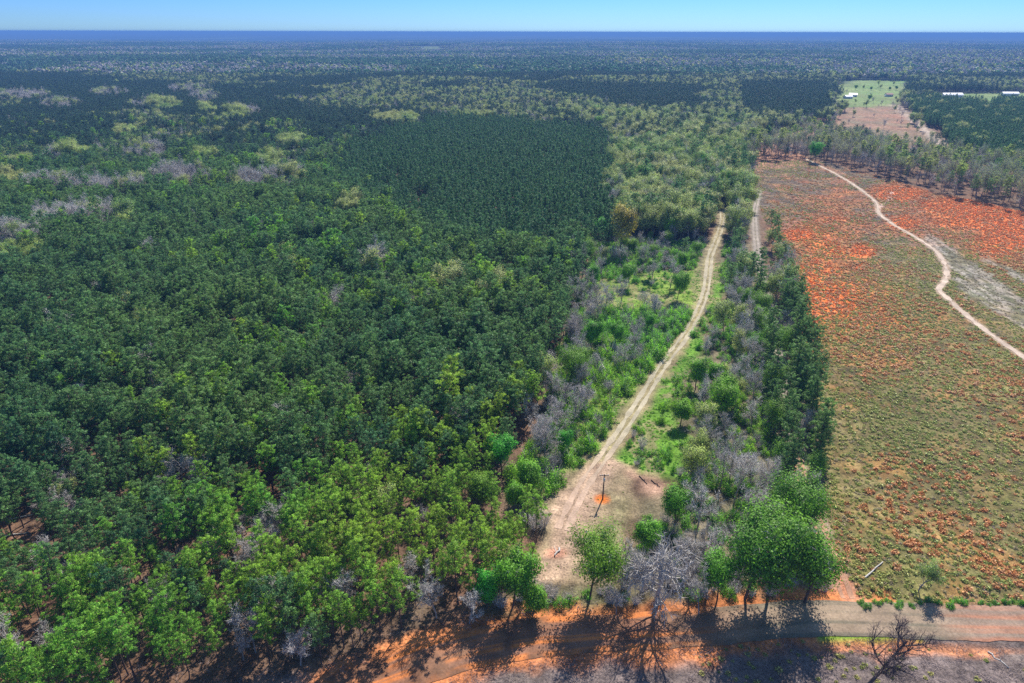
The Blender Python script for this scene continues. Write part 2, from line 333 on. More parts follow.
def brushwood(r, H=3., Rb=1.8, n=70, w=.05):
    b = MB(); az = r.uniform(0, 6.28, n); rr = np.sqrt(r.random(n)) * Rb; top = np.stack([np.cos(az) * rr, np.sin(az) * rr, H * r.uniform(.4, 1, n)], 1)
    A = top * [.25, .25, 0]; b.blades(A, top, w * 1.5, 0, .5, r)
    for q in range(4):
        f = r.uniform(.35, .9, (n, 1)); s = A + (top - A) * f; b.blades(s, s + r.normal(0, .5, (n, 3)) + [0, 0, .4], w, 0, .5, r)
    return b
def tuft(r, Rb=.55, H=.5, n=26, w=.16):
    b = MB(); d = r.normal(size=(n, 3)); d[:, 2] = abs(d[:, 2]) * .8 + .1; d /= np.linalg.norm(d, axis=1, keepdims=True)
    A = r.normal(0, .12, (n, 3)) * [1, 1, 0]; b.leaves(d * [Rb, Rb, H] * r.uniform(.5, 1, (n, 1)), Rb * .62, 0, r.random(n), r, .5, d, .26); b.blades(A, A + d * [Rb, Rb, H] * r.uniform(.6, 1.2, (n, 1)), w, 0, r.random(n), r); return b

def variants(n, fn): return [fn(np.random.default_rng(100 + 13 * i)) for i in range(n)]
SPEC = {}   # kind: (builders, materials, base heights)
def spec(key, bs, mats): SPEC[key] = dict(b=bs, mats=mats, whole={}, split={})
vp = [pine(np.random.default_rng(s), H, Rc, cb, nb, 18, 0, .66, .15) for s, H, Rc, cb, nb in ((1, 14.5, 2.6, .48, 30), (2, 15.5, 2.8, .52, 32), (3, 13, 2.4, .45, 28), (4, 15, 3.1, .56, 30), (5, 11.5, 2.2, .42, 24), (6, 16.5, 2.5, .55, 28), (7, 14, 2.0, .5, 24), (8, 13.5, 2.9, .5, 30))]
spec('pine', vp, [M['bark'], M['pine']]); spec('pinelt', vp, [M['bark'], M['pinelt']])
vw = [pine(np.random.default_rng(s), H, 3.0, .18, 46, 20, 0, .75) for s, H in ((11, 17), (12, 15), (13, 18.5))]
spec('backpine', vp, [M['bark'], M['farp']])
spec('edgepine', vw, [M['bark'], M['pine']])
spec('plant', [pine(np.random.default_rng(s), H, 2.2, .3, 26, 14, .6, .72, .2) for s, H in ((21, 14), (22, 13), (23, 15))], [M['bark'], M['plant']])
spec('bare', [decid(np.random.default_rng(s), H, cnt=(9, 7, 6), trunk=.66) for s, H in ((31, 14), (32, 16), (33, 12), (34, 15), (35, 10))], [M['barkg'], M['twig']])
spec('bigbare', [decid(np.random.default_rng(39), 14, tw=.095, cnt=(12, 8, 7), trunk=.62, spread=1.1, trunkr=.34, ratio=.6, start=.2, up=.05)], [M['barkp'], M['barkp']])
spec('barem', [decid(np.random.default_rng(s), H, cnt=(9, 7, 6), trunk=.66) for s, H in ((36, 14), (37, 11), (38, 13))], [M['barkg'], M['twigm']])
vb = [decid(np.random.default_rng(s), H, 11, .40, .05, (8, 6, 5), trunk=.66) for s, H in ((41, 15), (42, 13), (43, 17), (44, 14))]
spec('bud', vb, [M['barkg'], M['twig'], M['bud']])
vo = [decid(np.random.default_rng(45), 15, 16, .36, .05, (10, 7, 5), trunk=.6)]
spec('olive', vo, [M['barkg'], M['twig'], M['olive']])
vg = [decid(np.random.default_rng(s), H, 26, .40, .05, (10, 7, 4), trunk=.66, scatter=.65) for s, H in ((51, 12), (52, 14), (53, 9))]
spec('green', vg, [M['bark'], M['twig'], M['green']]); vd = [decid(np.random.default_rng(s), H, 34, .31, .05, (10, 7, 4), trunk=.66, scatter=.85, spread=1.05) for s, H in ((51, 12), (52, 14), (53, 9))]
spec('deep', vd, [M['bark'], M['twig'], M['deep']]); spec('vivid', vg, [M['bark'], M['twig'], M['vivid']])
spec('slender', [pine(np.random.default_rng(s), H, 2.4, .72, 16, 22, 0, .9) for s, H in ((61, 18), (62, 20), (63, 16))], [M['barkg'], M['bud']])
spec('sparse', [decid(np.random.default_rng(s), H, 3, .3, .055, (9, 6, 5), spread=.6, trunk=.75, start=.5) for s, H in ((64, 17), (65, 15), (66, 18))], [M['barkg'], M['twigm'], M['bud']])
spec('shrub', [bush(np.random.default_rng(s), H, Rb, c) for s, H, Rb, c in ((71, 2.8, 1.8, 16), (72, 3.6, 1.6, 18), (73, 2.0, 1.5, 12), (74, 4.4, 1.9, 22))], [M['twig'], M['shrub']])
spec('bareshrub', [brushwood(np.random.default_rng(s), H) for s, H in ((81, 3.2), (82, 4.2), (83, 2.4))], [M['twigm']])
spec('rust', variants(3, lambda r: tuft(r, .62, .55, 26, .2)), [M['rust']])
spec('weed', variants(3, lambda r: tuft(r, .6, .5, 24, .22)), [M['weed']])
spec('ember', variants(3, lambda r: tuft(r, .62, .5, 26, .2)), [M['ember']])
spec('straw', variants(3, lambda r: tuft(r, .6, .4, 22, .16)), [M['straw']])
spec('grass', variants(2, lambda r: tuft(r, .7, .4, 26, .16)), [M['shrub']])
def sticks(r):
    b = MB(); n = 22; A = r.normal(0, .5, (n, 3)) * [1, 1, .1] + [0, 0, .08]; d = r.normal(0, .6, (n, 3)); d[:, 2] = abs(d[:, 2]) * .5; b.blades(A, A + d, .06, 0, .5, r); return b
spec('litter', variants(4, sticks), [M['stalk']])
def patch(r, kinds, n=42, size=64):
    b = MB(); mats = []
    for i in range(n):
        x, y = r.uniform(-size / 2, size / 2, 2); kd = kinds[r.integers(len(kinds))]
        H = r.uniform(11, 19); Rr = r.uniform(2.6, 4.6); q = 34
        d = r.normal(size=(q, 3)); d /= np.linalg.norm(d, axis=1, keepdims=True); d[:, 2] = d[:, 2] * .8
        C = np.array([x, y, H - Rr]) + d * Rr * r.uniform(.6, 1.05, (q, 1))
        b.leaves(C, Rr * .8, kd, np.clip(r.random() + r.normal(0, .2, q), 0, 1), r, .5, d)
        b.tube([(x, y, 0), (x, y, H * .7)], [.2, .12], 3, 4, False)
    return b
PM = [M['farp'], M['bud'], M['twigm'], M['plant'], M['bark']]
spec('farpine', [patch(np.random.default_rng(90 + i), [0, 0, 3, 3, 0, 3, 3]) for i in range(3)], PM)
spec('farmix', [patch(np.random.default_rng(95 + i), [1, 2, 0, 1, 2, 2, 3]) for i in range(3)], PM)

def tagp(o, label=None, cat=None, group=None, kind=None):
    for k, v in (('label', label), ('category', cat), ('group', group), ('kind', kind)):
        if v: o[k] = v
    return o
def link(name, me, parent=None):
    o = bpy.data.objects.new(name, me); COL.objects.link(o)
    if parent: o.parent = parent
    return o

# ------------------------------------------------------------------ mass planting (one object of kind stuff each)
def stuff(name, key, pts, scl, label, cat, model):
    if not len(pts): return
    S = SPEC[key]; c = bpy.data.collections.new(model + "_models")
    for i, b in enumerate(S['b']):
        if i not in S['whole']: S['whole'][i] = b.mesh(model, S['mats'])
        c.objects.link(bpy.data.objects.new(model, S['whole'][i]))
    n = len(pts); r = np.random.default_rng(len(pts) + 5)
    me = bpy.data.meshes.new(name); me.vertices.add(n); me.vertices.foreach_set('co', np.asarray(pts, np.float32).ravel())
    rot = np.stack([r.normal(0, .04, n), r.normal(0, .04, n), r.uniform(0, 6.283, n)], 1).astype(np.float32)
    a = me.attributes.new('spin', 'FLOAT_VECTOR', 'POINT'); a.data.foreach_set('vector', rot.ravel())
    sz = np.asarray(scl)[:, None] * np.stack([r.uniform(.88, 1.12, n)] * 2 + [np.ones(n)], 1)
    a = me.attributes.new('size', 'FLOAT_VECTOR', 'POINT'); a.data.foreach_set('vector', sz.astype(np.float32).ravel())
    a = me.attributes.new('pick', 'INT', 'POINT'); a.data.foreach_set('value', r.integers(0, len(S['b']), n).astype(np.int32))
    o = link(name, me); tagp(o, label, cat, None, 'stuff')
    ng = bpy.data.node_groups.new(name + "_planting", 'GeometryNodeTree')
    ng.interface.new_socket('Geometry', in_out='INPUT', socket_type='NodeSocketGeometry'); ng.interface.new_socket('Geometry', in_out='OUTPUT', socket_type='NodeSocketGeometry')
    nd = ng.nodes; L = ng.links.new; gi = nd.new('NodeGroupInput'); go = nd.new('NodeGroupOutput')
    ci = nd.new('GeometryNodeCollectionInfo'); ci.inputs['Collection'].default_value = c; ci.inputs['Separate Children'].default_value = True; ci.inputs['Reset Children'].default_value = True
    ip = nd.new('GeometryNodeInstanceOnPoints'); ip.inputs['Pick Instance'].default_value = True
    def attr(nm, tp):
        q = nd.new('GeometryNodeInputNamedAttribute'); q.data_type = tp; q.inputs['Name'].default_value = nm; return q.outputs['Attribute']
    L(gi.outputs[0], ip.inputs['Points']); L(ci.outputs[0], ip.inputs['Instance']); L(attr('pick', 'INT'), ip.inputs['Instance Index'])
    L(attr('spin', 'FLOAT_VECTOR'), ip.inputs['Rotation']); L(attr('size', 'FLOAT_VECTOR'), ip.inputs['Scale']); L(ip.outputs[0], go.inputs[0])
    md = o.modifiers.new('planting', 'NODES'); md.node_group = ng
    return o

# ------------------------------------------------------------------ scatter
def grid(x0, x1, y0, y1, s, j=.45, seed=1):
    r = np.random.default_rng(seed); gx, gy = np.meshgrid(np.arange(x0, x1, s), np.arange(y0, y1, s))
    gx = gx + (np.arange(gx.shape[0]) % 2)[:, None] * s * .5
    x = gx.ravel() + r.uniform(-j, j, gx.size) * s; y = gy.ravel() + r.uniform(-j, j, gx.size) * s
    return x, y
def wedge(x, y, side=70, k=.80): return np.abs(x) < side + k * np.maximum(y, 0)
plants = {k: [] for k in SPEC}    # kind -> list of (x,y,scale) arrays
def put(key, x, y, s):
    if len(x): plants[key].append(np.stack([x, y, s], 1))
openm_polys = [poly([(626, 464), (660, 470), (676, 492), (664, 516), (640, 516), (624, 500)]), CC, CC2, FIELD, FIELD2, FIELD3, FIELD4, CLEAR, CLEARN]
def open_ground(x, y):
    m = np.zeros(len(x), bool); x0_, y0_ = x, y; fw = sstep(560, 700, y); x = x + fw * (vnoise(x, y, 45, 111, 2) - .5) * 46; y = y + fw * (vnoise(x, y, 60, 112, 2) - .5) * 60
    for P in openm_polys: m |= inside(x, y, P)
    x, y = x0_, y0_; m |= (dist_line(x, y, LANE) < 6.5) & (y > 275); m |= (dist_line(x, y, TRAIL) < 5) & (y > 260)
    for Ln, w in ((TRAIL, 2.6), (LANE, 2.2), (ROAD, 6.2), (TRACK2, 5)): m |= dist_line(x, y, Ln) < w
    m |= ell(GAPS, x, y, 8) > .15
    return m
# 1. pine stand, hardwoods and everything wooded out to 1.6 km
for (y0, y1, s, seed) in ((52, 420, 3.55, 1), (420, 800, 4.1, 2), (800, 1700, 5.6, 3)):
    x, y = grid(-1500, 1500, y0, y1, s, .42, seed); k = wedge(x, y); x, y = x[k], y[k]
    k = ~open_ground(x, y); x, y = x[k], y[k]
    r = np.random.default_rng(seed + 50); n = len(x); u = r.random(n); u2 = r.random(n); sc_ = r.uniform(.78, 1.15, n)
    kind = np.full(n, '', object)
    fr = inside(x, y, PINEFRONT); hard = inside(x, y, HARD) & ~fr; wx, wy = x + (vnoise(x, y, 25, 44) - .5) * 30, y + (vnoise(x, y, 25, 45) - .5) * 60; pl = inside(wx, wy, PLANT); st = inside(x, y, STRIP); sh = inside(x, y, SHRUBZ) | inside(x, y, MEADOW) | inside(x, y, VERGE)
    nl = inside(x, y, NLINE); db = inside(x, y, DARKBLOCK); rp = inside(x, y, RPINES)
    bp = ell(BAREPATCH, x, y, 11); ud = ell(BUDPATCH, x, y, 12)
    nb = .5 + 1.25 * (vnoise(x, y, 210, 21, 3) - .5) + .10 * sstep(0, 400, x) - .03 * sstep(700, 1500, y)
    bot = (y < 72)
    back = ~(fr | hard | pl | st | sh | nl | db | rp) & (y > 180) & ((y > 300) | (dist_line(x, y, TRAIL) > 12))
    kind[back] = np.where(nb[back] < .495, 'pine', np.where(u[back] < .36, 'bud', np.where(u[back] < .60, 'bare', np.where(u[back] < .93, 'pine', 'barem'))))
    hd = inside(x, y, HEADM) & ~fr; kind[hd] = np.where(u[hd] < .10, 'barem', np.where(u[hd] < .16, 'deep', '')); sc_[hd] *= .6
    m = fr & ~pl
    lt = sstep(170, 105, np.hypot(x, y)) * .95 + .05 + (vnoise(x, y, 40, 33) - .5) * .7
    kind[m] = np.where(u[m] < lt[m], 'pinelt', 'pine')
    kind[m & (y < 150) & (vnoise(x, y, 13, 47) > .70)] = ''; sc_[m] *= np.where(vnoise(x, y, 18, 48)[m] > .5, 1.06, .86) * (1 - .13 * sstep(170, 120, y[m]))
    m2 = m & (y > 120) & (u2 < .016); kind[m2] = 'bare'; m2 = m & (y > 120) & (u2 > .993); kind[m2] = 'bud'
    m2 = m & (y < 135) & (u2 < .09); kind[m2] = 'barem'
    m2 = m & (y > 340) & (vnoise(x, y, 80, 41, 2) > .56) & (u2 < .42); kind[m2] = np.where(u[m2] < .5, 'bare', 'bud')
    q_ = (bp > .05) & (fr | back); kind[q_] = np.where(u2[q_] < .72, 'bare', np.where(u2[q_] < .82, 'barem', np.where(u2[q_] < .93, 'bud', 'pine'))); sc_[q_] *= 1.25; q_ = (ud > .1) & (fr | back); kind[q_] = 'bud'; sc_[q_] *= 1.12; sc_[hard] *= r.uniform(.8, 1.35, hard.sum())
    hard &= ~hd
    kind[hard] = np.where(u[hard] < .56, 'bud', np.where(u[hard] < .72, 'bare', np.where(u[hard] < .94, 'pine', 'green')))
    kind[nl] = np.where(u[nl] < .16, 'sparse', np.where(u[nl] < .29, 'bare', np.where(u[nl] < .35, 'slender', np.where(u[nl] < .385, 'pine', ''))))
    left = nl & (x < 210); kind[left] = np.where(u[left] < .30, 'slender', np.where(u[left] < .38, 'sparse', ''))
    kind[db] = 'pine'; kind[rp] = np.where(u[rp] < .93, 'plant', 'bud')
    kind[pl] = ''; kind[sh] = ''; kind[st] = ''
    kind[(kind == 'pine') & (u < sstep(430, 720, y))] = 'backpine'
    for key in set(kind) - {''}:
        q = kind == key; put(key, x[q], y[q], sc_[q])
x, y = grid(300, 900, 560, 1500, 11, .5, 19); k = inside(x, y, CC2) | inside(x, y, FIELD); x, y = x[k], y[k]; r = np.random.default_rng(19); u = r.random(len(x)); infd = inside(x, y, FIELD); edge_ = np.minimum(dist_line(x, y, CC2, True), dist_line(x, y, FIELD, True)); pr = np.where(infd, .035, .10 + .35 * (edge_ < 16)) * (dist_line(x, y, TRACK2) > 6)
for key, a, b_ in (('bare', 0, .45), ('bud', .45, .75), ('barem', .75, .9), ('pine', .9, 1)): q = (u < pr * b_) & (u >= pr * a); put(key, x[q], y[q], r.uniform(.4, .9, q.sum()))
# plantation: close rows of young pine
x, y = grid(-400, 260, 280, 1000, 4.0, .33, 8); wx, wy = x + (vnoise(x, y, 25, 44) - .5) * 30, y + (vnoise(x, y, 25, 45) - .5) * 60; k = inside(wx, wy, PLANT) & ~open_ground(x, y) & (ell(BAREPATCH, x, y, 11) < .15); x, y = x[k], y[k]
r = np.random.default_rng(88); put('plant', x, y, r.uniform(.72, 1.22, len(x)))
x, y = grid(250, 1300, 560, 1000, 4.2, .28, 9); k = inside(x, y, RPINES) & wedge(x, y) & ~open_ground(x, y); put('plant', x[k], y[k], r.uniform(.75, 1.0, k.sum()))
# 2. strip between trail and clearcut, and shrub zone west of the trail
x, y = grid(-20, 200, 60, 420, 4.2, .45, 12); k = inside(x, y, STRIP) & ~open_ground(x, y); x, y = x[k], y[k]; u = np.random.default_rng(3).random(len(x)); s = np.random.default_rng(4).uniform(.7, 1.1, len(x))
dl = dist_line(x, y, LANE); px, py, _ = project(np.stack([x, y, np.full(len(x), 4.)], 1))
edge = (dl < 6.5) & (y > 100) & (y < 275); trl = dist_line(x, y, TRAIL) < 9
kind = np.where(edge, np.where(u < .54, 'edgepine', np.where(u < .68, 'deep', np.where(u < .82, 'bare', ''))), np.where(u < .26, 'bare', np.where(u < .33, 'green', np.where(u < .38, 'bud', ''))))
kind = np.where(trl, '', kind); kind = np.where((y < 112), np.where(u < .22, 'barem', np.where(u < .30, 'bare', '')), kind)
kind = np.where((y > 255) & ~trl & ~edge, np.where(u < .35, 'pine', np.where(u < .6, 'bud', np.where(u < .85, 'bare', ''))), kind)
for key in set(kind) - {''}:
    q = kind == key; put(key, x[q], y[q], s[q] * (.92 if key == 'edgepine' else .95))
x, y = grid(-60, 140, 90, 390, 2.1, .48, 14); k = (inside(x, y, STRIP) | inside(x, y, HEADM) | inside(x, y, SHRUBZ) | inside(x, y, MEADOW) | inside(x, y, VERGE)) & ~open_ground(x, y) & (dist_line(x, y, LANE) > 4); x, y = x[k], y[k]
r = np.random.default_rng(5); u = r.random(len(x)); nz = vnoise(x, y, 16, 61); inv = inside(x, y, VERGE); inm = inside(x, y, MEADOW)
dens = np.where(inside(x, y, HEADM), .5, 0) + np.where(inv, .10, np.where(inm, np.where(y > 250, .04, .55), .42)) + (nz - .5) * .9
kind = np.where(u < .10 * inside(x, y, STRIP) + np.where(inm & (y > 250), np.minimum(dens, .12), dens), np.where(r.random(len(x)) < np.where(inside(x, y, STRIP), .84, .86), 'shrub', 'bareshrub'), '')
kind = np.where((y < 118), np.where(u < .14, 'shrub', np.where(u < .6, 'bareshrub', '')), kind)
for key in set(kind) - {''}:
    q = kind == key; put(key, x[q], y[q], r.uniform(.6, 1.15, q.sum()) * np.where(inside(x, y, SHRUBZ)[q] & (y[q] < 262), 1.4, 1))
x, y = grid(-60, 140, 110, 340, 5.0, .48, 15); k = inside(x, y, SHRUBZ) & ~open_ground(x, y) & (dist_line(x, y, TRAIL) > 8.5); x, y = x[k], y[k]; u = r.random(len(x))
wst = dist_line(x, y, poly([(578, 300), (560, 360), (550, 410), (520, 470), (530, 520)], 3)) < 9
kind = np.where(wst, np.where(u < .55, 'barem', np.where(u < .62, 'deep', '')), np.where(u < .08, 'bare', np.where(u < .14, 'green', '')))
for key in set(kind) - {''}:
    q = kind == key; put(key, x[q], y[q], r.uniform(.7, 1.05, q.sum()))
tt = np.linspace(0, 1, 70); q = np.array([G(858 + 260 * a, 603.5 + 2 * math.sin(a * 40)) for a in tt]); r = np.random.default_rng(17); put('shrub', q[:, 0] + r.normal(0, .5, 70), q[:, 1] + r.normal(0, .35, 70), r.uniform(.2, .5, 70))
# hand-placed trees: (kind, crown px, py, crown-mid height, scale)
HAND = [
 ('deep', 592, 576, 6, 1.25, 'bright green round-crowned tree standing alone at the foot of the sandy clearing'),
 ('green', 514, 588, 4.5, 1.0, 'yellow-green leafy tree at the road, left of the sandy clearing'),
 ('green', 534, 602, 3.5, .75, 'small yellow-green tree in front, closest to the road left of the clearing'),
 ('vivid', 488, 592, 4, .8, 'vivid green small tree beside the yellow-green trees by the road'),
 ('bud', 515, 556, 8, .8, 'yellowish budding tree behind the yellow-green trees left of the clearing'),
 ('vivid', 503, 455, 6, .85, 'vivid green small tree at the dark pine edge'),
 ('green', 527, 468, 7, 1.0, 'lime green tree next to the vivid green tree at the pine edge'),
 ('green', 515, 490, 6, .7, 'lower lime green tree just in front of the lime green pine-edge tree'),
 ('vivid', 565, 440, 4, .6, 'small vivid green tree left of the trail where it leaves the clearing'),
 ('deep', 478, 478, 8, 1.0, 'rounded dark green tree left of the lime green trees'),
 ('deep', 752, 566, 8, 1.5, 'largest green tree, broad crown at the road junction'),
 ('deep', 813, 570, 8, 1.45, 'broad green tree overhanging the road, right half of the junction pair'),
 ('deep', 778, 552, 10, 1.6, 'tall green tree behind the junction pair'),
 ('green', 722, 578, 5, .85, 'light green tree tucked left of the big junction trees'),
 ('deep', 795, 508, 10, 1.35, 'round green tree behind the big junction trees beside the lane'),
 ('olive', 622, 239, 7, 2.0, 'big round olive-yellow tree at the head of the green meadow'),
 ('vivid', 601, 224, 8, 1.0, 'vivid green tree beside the big olive-yellow tree'),
 ('deep', 588, 246, 8, 1.0, 'dark tree with a pale bare neighbour below the olive-yellow tree'),
 ('bare', 577, 252, 8, 1.0, 'pale bare tree hugging the dark tree below the olive-yellow one'),
 ('vivid', 818, 152, 8, 1.3, 'bright green tree at the top end of the clearcut track'),
 ('green', 648, 322, 4, .6, 'small lime green tree in the middle of the green meadow'),
 ('bud', 925, 574, 4, .65, 'single greenish thin tree at the clearcut edge above the road'),
 ('bigbare', 660, 586, 4.5, 1.4, 'grey bare tree with wide pale limbs between the green trees by the road'),
 ('bare', 630, 572, 4, .85, 'grey bare tree behind the wide-limbed bare tree, beside the sandy clearing'),
 ('barem', 692, 578, 4, .95, 'mauve-grey bare tree between the wide-limbed bare tree and the junction trees'),
 ('bare', 702, 602, 3, .7, 'small grey bare tree by the road left of the junction trees'),
 ('barem', 618, 604, 2.5, .6, 'small mauve-grey bare tree between the round green tree and the wide-limbed bare tree'),
 ('bare', 470, 612, 3, .7, 'small grey bare tree by the road below the vivid green small tree'),
 ('bare', 437, 602, 4, .8, 'pale bare tree by the road in front of the pine stand'),
 ('bare', 735, 448, 7, .95, 'grey bare tree in the green strip near the dirt lane'),
 ('bare', 708, 388, 7, 1.0, 'grey bare tree in the green strip right of the trail bend'),
 ('barem', 322, 297, 9, 1.0, 'lone grey bare crown in the middle of the dark pines'),
 ('barem', 240, 640, 5, .6, 'small bare grey tree at the lower forest edge'),
 ('bare', 10, 640, 6, .9, 'pale bare tree in the lower corner of the pine stand'),
 ('pinelt', 400, 592, 9, .9, 'light green pine standing forward of the stand beside the bare tree'),
 ('deep', 870, 97, 5, .8, 'dark round tree alone in the middle of the big green field'),
 ('bud', 899, 100, 5, .8, 'pale tree by the track entering the big green field'),
 ('deep', 842, 103, 5, .8, 'dark tree at the near western corner of the big green field'),
 ('deep', 856, 87.5, 4, .75, 'dark tree, first from the west in the row across the big green field'),
 ('bud', 864, 87.5, 4, .75, 'pale tree, second from the west in the row across the big field'),
 ('deep', 872, 87.5, 4, .75, 'dark tree, third from the west in the row across the big field'),
 ('bud', 881, 87.5, 4, .75, 'pale tree, fourth from the west in the row across the big field'),
 ('deep', 890, 87.5, 4, .75, 'dark tree, fifth from the west in the row across the big field'),
 ('deep', 897, 87.5, 4, .75, 'dark tree, sixth from the west in the row across the big field'),
 ('pine', 686, 245, 9, .9, 'dark single pine beside the top of the sandy trail'),
]
hand_xy = []
for h in HAND:
    hand_xy.append(G(h[1], h[2], h[3]))
HX = np.array(hand_xy)
for key in list(plants):
    if plants[key] and key not in ('shrub', 'bareshrub'):
        A = np.vstack(plants[key]); uu = HX / np.linalg.norm(HX, axis=1, keepdims=True); LEN = np.array([9. if h[0] in ('vivid', 'green', 'olive', 'deep', 'bigbare') else 4. for h in HAND]); rx, ry = A[:, None, 0] - HX[None, :, 0], A[:, None, 1] - HX[None, :, 1]; tq = np.clip(-(rx * uu[:, 0] + ry * uu[:, 1]), 0, LEN); d = np.min(np.hypot(rx + tq * uu[:, 0], ry + tq * uu[:, 1]) / np.array([1.9 * h[4] + 1.0 for h in HAND])[None], 1)
        plants[key] = [A[d > 1]]
    elif plants[key]: plants[key] = [np.vstack(plants[key])]

# ------------------------------------------------------------------ single trees and shrubs as things of their own
def meshes(key, i):
    S = SPEC[key]
    if i not in S['split']:
        b = S['b'][i]; nm = len(S['mats'])
        if key in ('shrub', 'bareshrub'): S['split'][i] = [b.mesh(key, S['mats'])]
        elif nm == 2 and key in ('bare', 'barem', 'bigbare'): S['split'][i] = [b.mesh('trunk', S['mats'], [0]), b.mesh('crown', S['mats'], [1])]
        elif nm == 2: S['split'][i] = [b.mesh('trunk', S['mats'], [0]), b.mesh('crown', S['mats'], [1])]
        else: S['split'][i] = [b.mesh('trunk', S['mats'], [0]), b.mesh('crown', S['mats'], [1, 2])]
    return S['split'][i]
NAMES = {'pine': 'pine_tree', 'pinelt': 'pine_tree', 'edgepine': 'pine_tree', 'plant': 'pine_tree', 'bare': 'bare_tree', 'bigbare': 'bare_tree', 'barem': 'bare_tree', 'bud': 'budding_tree', 'olive': 'flowering_tree',
         'green': 'leafy_tree', 'deep': 'leafy_tree', 'vivid': 'leafy_tree', 'slender': 'slender_tree', 'sparse': 'slender_tree', 'shrub': 'green_shrub', 'bareshrub': 'bare_shrub'}
CATS = {'pine_tree': 'pine tree', 'bare_tree': 'bare tree', 'budding_tree': 'budding tree', 'flowering_tree': 'tree', 'leafy_tree': 'leafy tree', 'slender_tree': 'slender tree', 'green_shrub': 'shrub', 'bare_shrub': 'bare shrub'}
GROUPS = {'pine_tree': 'pines of the forest and strip', 'bare_tree': 'leafless trees', 'budding_tree': 'trees coming into leaf', 'leafy_tree': 'green leafy trees', 'slender_tree': 'thin tall trees beyond the clearcut', 'green_shrub': 'green shrubs beside the trail', 'bare_shrub': 'leafless shrubs beside the trail'}
LOOK = {'pine': 'dark green pine', 'pinelt': 'light green pine', 'edgepine': 'dark full-skirted pine', 'bare': 'grey bare tree', 'barem': 'mauve-grey bare tree', 'bud': 'budding pale green tree', 'green': 'lime green tree', 'deep': 'deep green tree', 'vivid': 'vivid green tree', 'slender': 'slender high-crowned tree', 'sparse': 'thin half-bare tree', 'shrub': 'green shrub', 'bareshrub': 'leafless twiggy shrub'}
LAND = [((592, 598), 'the round green clearing tree'), ((516, 610), 'the yellow-green roadside trees'), ((655, 612), 'the wide-limbed bare tree'), ((775, 612), 'the big junction trees'), ((604, 498), 'the utility pole'),
 ((437, 618), 'the pale roadside bare tree'), ((503, 475), 'the vivid pine-edge tree'), ((622, 262), 'the olive-yellow tree'), ((18, 545), 'the gap of pale sticks'), ((275, 505), 'the red-floored forest gap'),
 ((322, 320), 'the lone bare crown'), ((240, 655), 'the small bare edge tree'), ((690, 340), 'the upper trail bend'), ((660, 370), 'the trail middle'), ((710, 270), 'the trail top'), ((800, 470), 'the pale stretch of lane'),
 ((757, 225), 'the far lane end'), ((735, 470), 'the strip\'s bare tree'), ((815, 163), 'the clearcut track top'), ((880, 210), 'the clearcut track kink'), ((946, 275), 'the clearcut track bend'), ((925, 590), 'the lone clearcut-edge tree'),
 ((650, 488), 'the reddish slash heap'), ((125, 610), 'the yellowest pines'), ((10, 655), 'the corner bare tree'), ((150, 480), 'the lime pine patch'), ((400, 440), 'the dark pine heart'), ((60, 430), 'the western pine edge'), ((350, 560), 'the inner pine front'), ((640, 320), 'the meadow shrubs'), ((590, 380), 'the meadow fringe'), ((560, 520), 'the clearing edge'), ((1000, 200), 'the orange slope')]
LXY = np.array([G(*q[0]) for q in LAND]); LPX = np.array([q[0] for q in LAND], float)
RANK = ['nearest', 'second', 'third', 'fourth', 'fifth', 'sixth', 'seventh', 'eighth', 'ninth', 'tenth', 'eleventh', 'twelfth']
placed = {}
def place(key, i, x, y, s, rz, label, group):
    nm = NAMES[key]; ms = meshes(key, i); z = float(hgt(np.array([x]), np.array([y]))[0])
    if key in ('shrub', 'bareshrub'): o = link(nm, ms[0])
    else:
        pk = (key, i); o = bpy.data.objects.new(nm, None); COL.objects.link(o); o.empty_display_size = .5
        if pk not in placed: placed[pk] = [link(m.name.split('.')[0], m) for m in ms]; src = placed[pk]
        else: src = [c.copy() for c in placed[pk]]; [COL.objects.link(c) for c in src]
        for c in src: c.parent = o
    o.location = (x, y, z); o.rotation_euler = (0, 0, rz); o.scale = (s, s, s)
    tagp(o, label, CATS[nm], group)
    return o
for h, (x, y) in zip(HAND, hand_xy):
    nv = len(SPEC[h[0]]['b']); place(h[0], int(abs(h[1] * 7 + h[2])) % nv, x, y, h[4], (h[1] % 7), h[5], GROUPS.get(NAMES[h[0]]))
LIMIT = {'pine_tree': 288, 'bare_tree': 230, 'budding_tree': 190, 'leafy_tree': 150, 'slender_tree': 130, 'green_shrub': 260, 'bare_shrub': 160}
pool = {}
for key in NAMES:
    if key == 'plant' or not plants.get(key): continue
    A = np.vstack(plants[key])
    for j, (x, y, s) in enumerate(A): pool.setdefault(NAMES[key], []).append((key, j, x, y, s))
chosen = {}
singles = []
for nm, rows in pool.items():
    X = np.array([(q[2], q[3], 8. if 'shrub' not in nm else 1.5) for q in rows]); px, py, dep = project(X)
    ok = (px > -8) & (px < 1032) & (py < 700) & (py > 40); dist = np.linalg.norm(X - [0, 0, CAM_H], axis=1); dist[~ok] = 1e9
    for q in np.argsort(dist)[:LIMIT.get(nm, 100)]:
        if dist[q] > 1e8 or dist[q] > 700: break
        key, j, x, y, s = rows[q]; chosen.setdefault(key, set()).add(j); singles.append((nm, key, x, y, s, px[q], py[q] ))
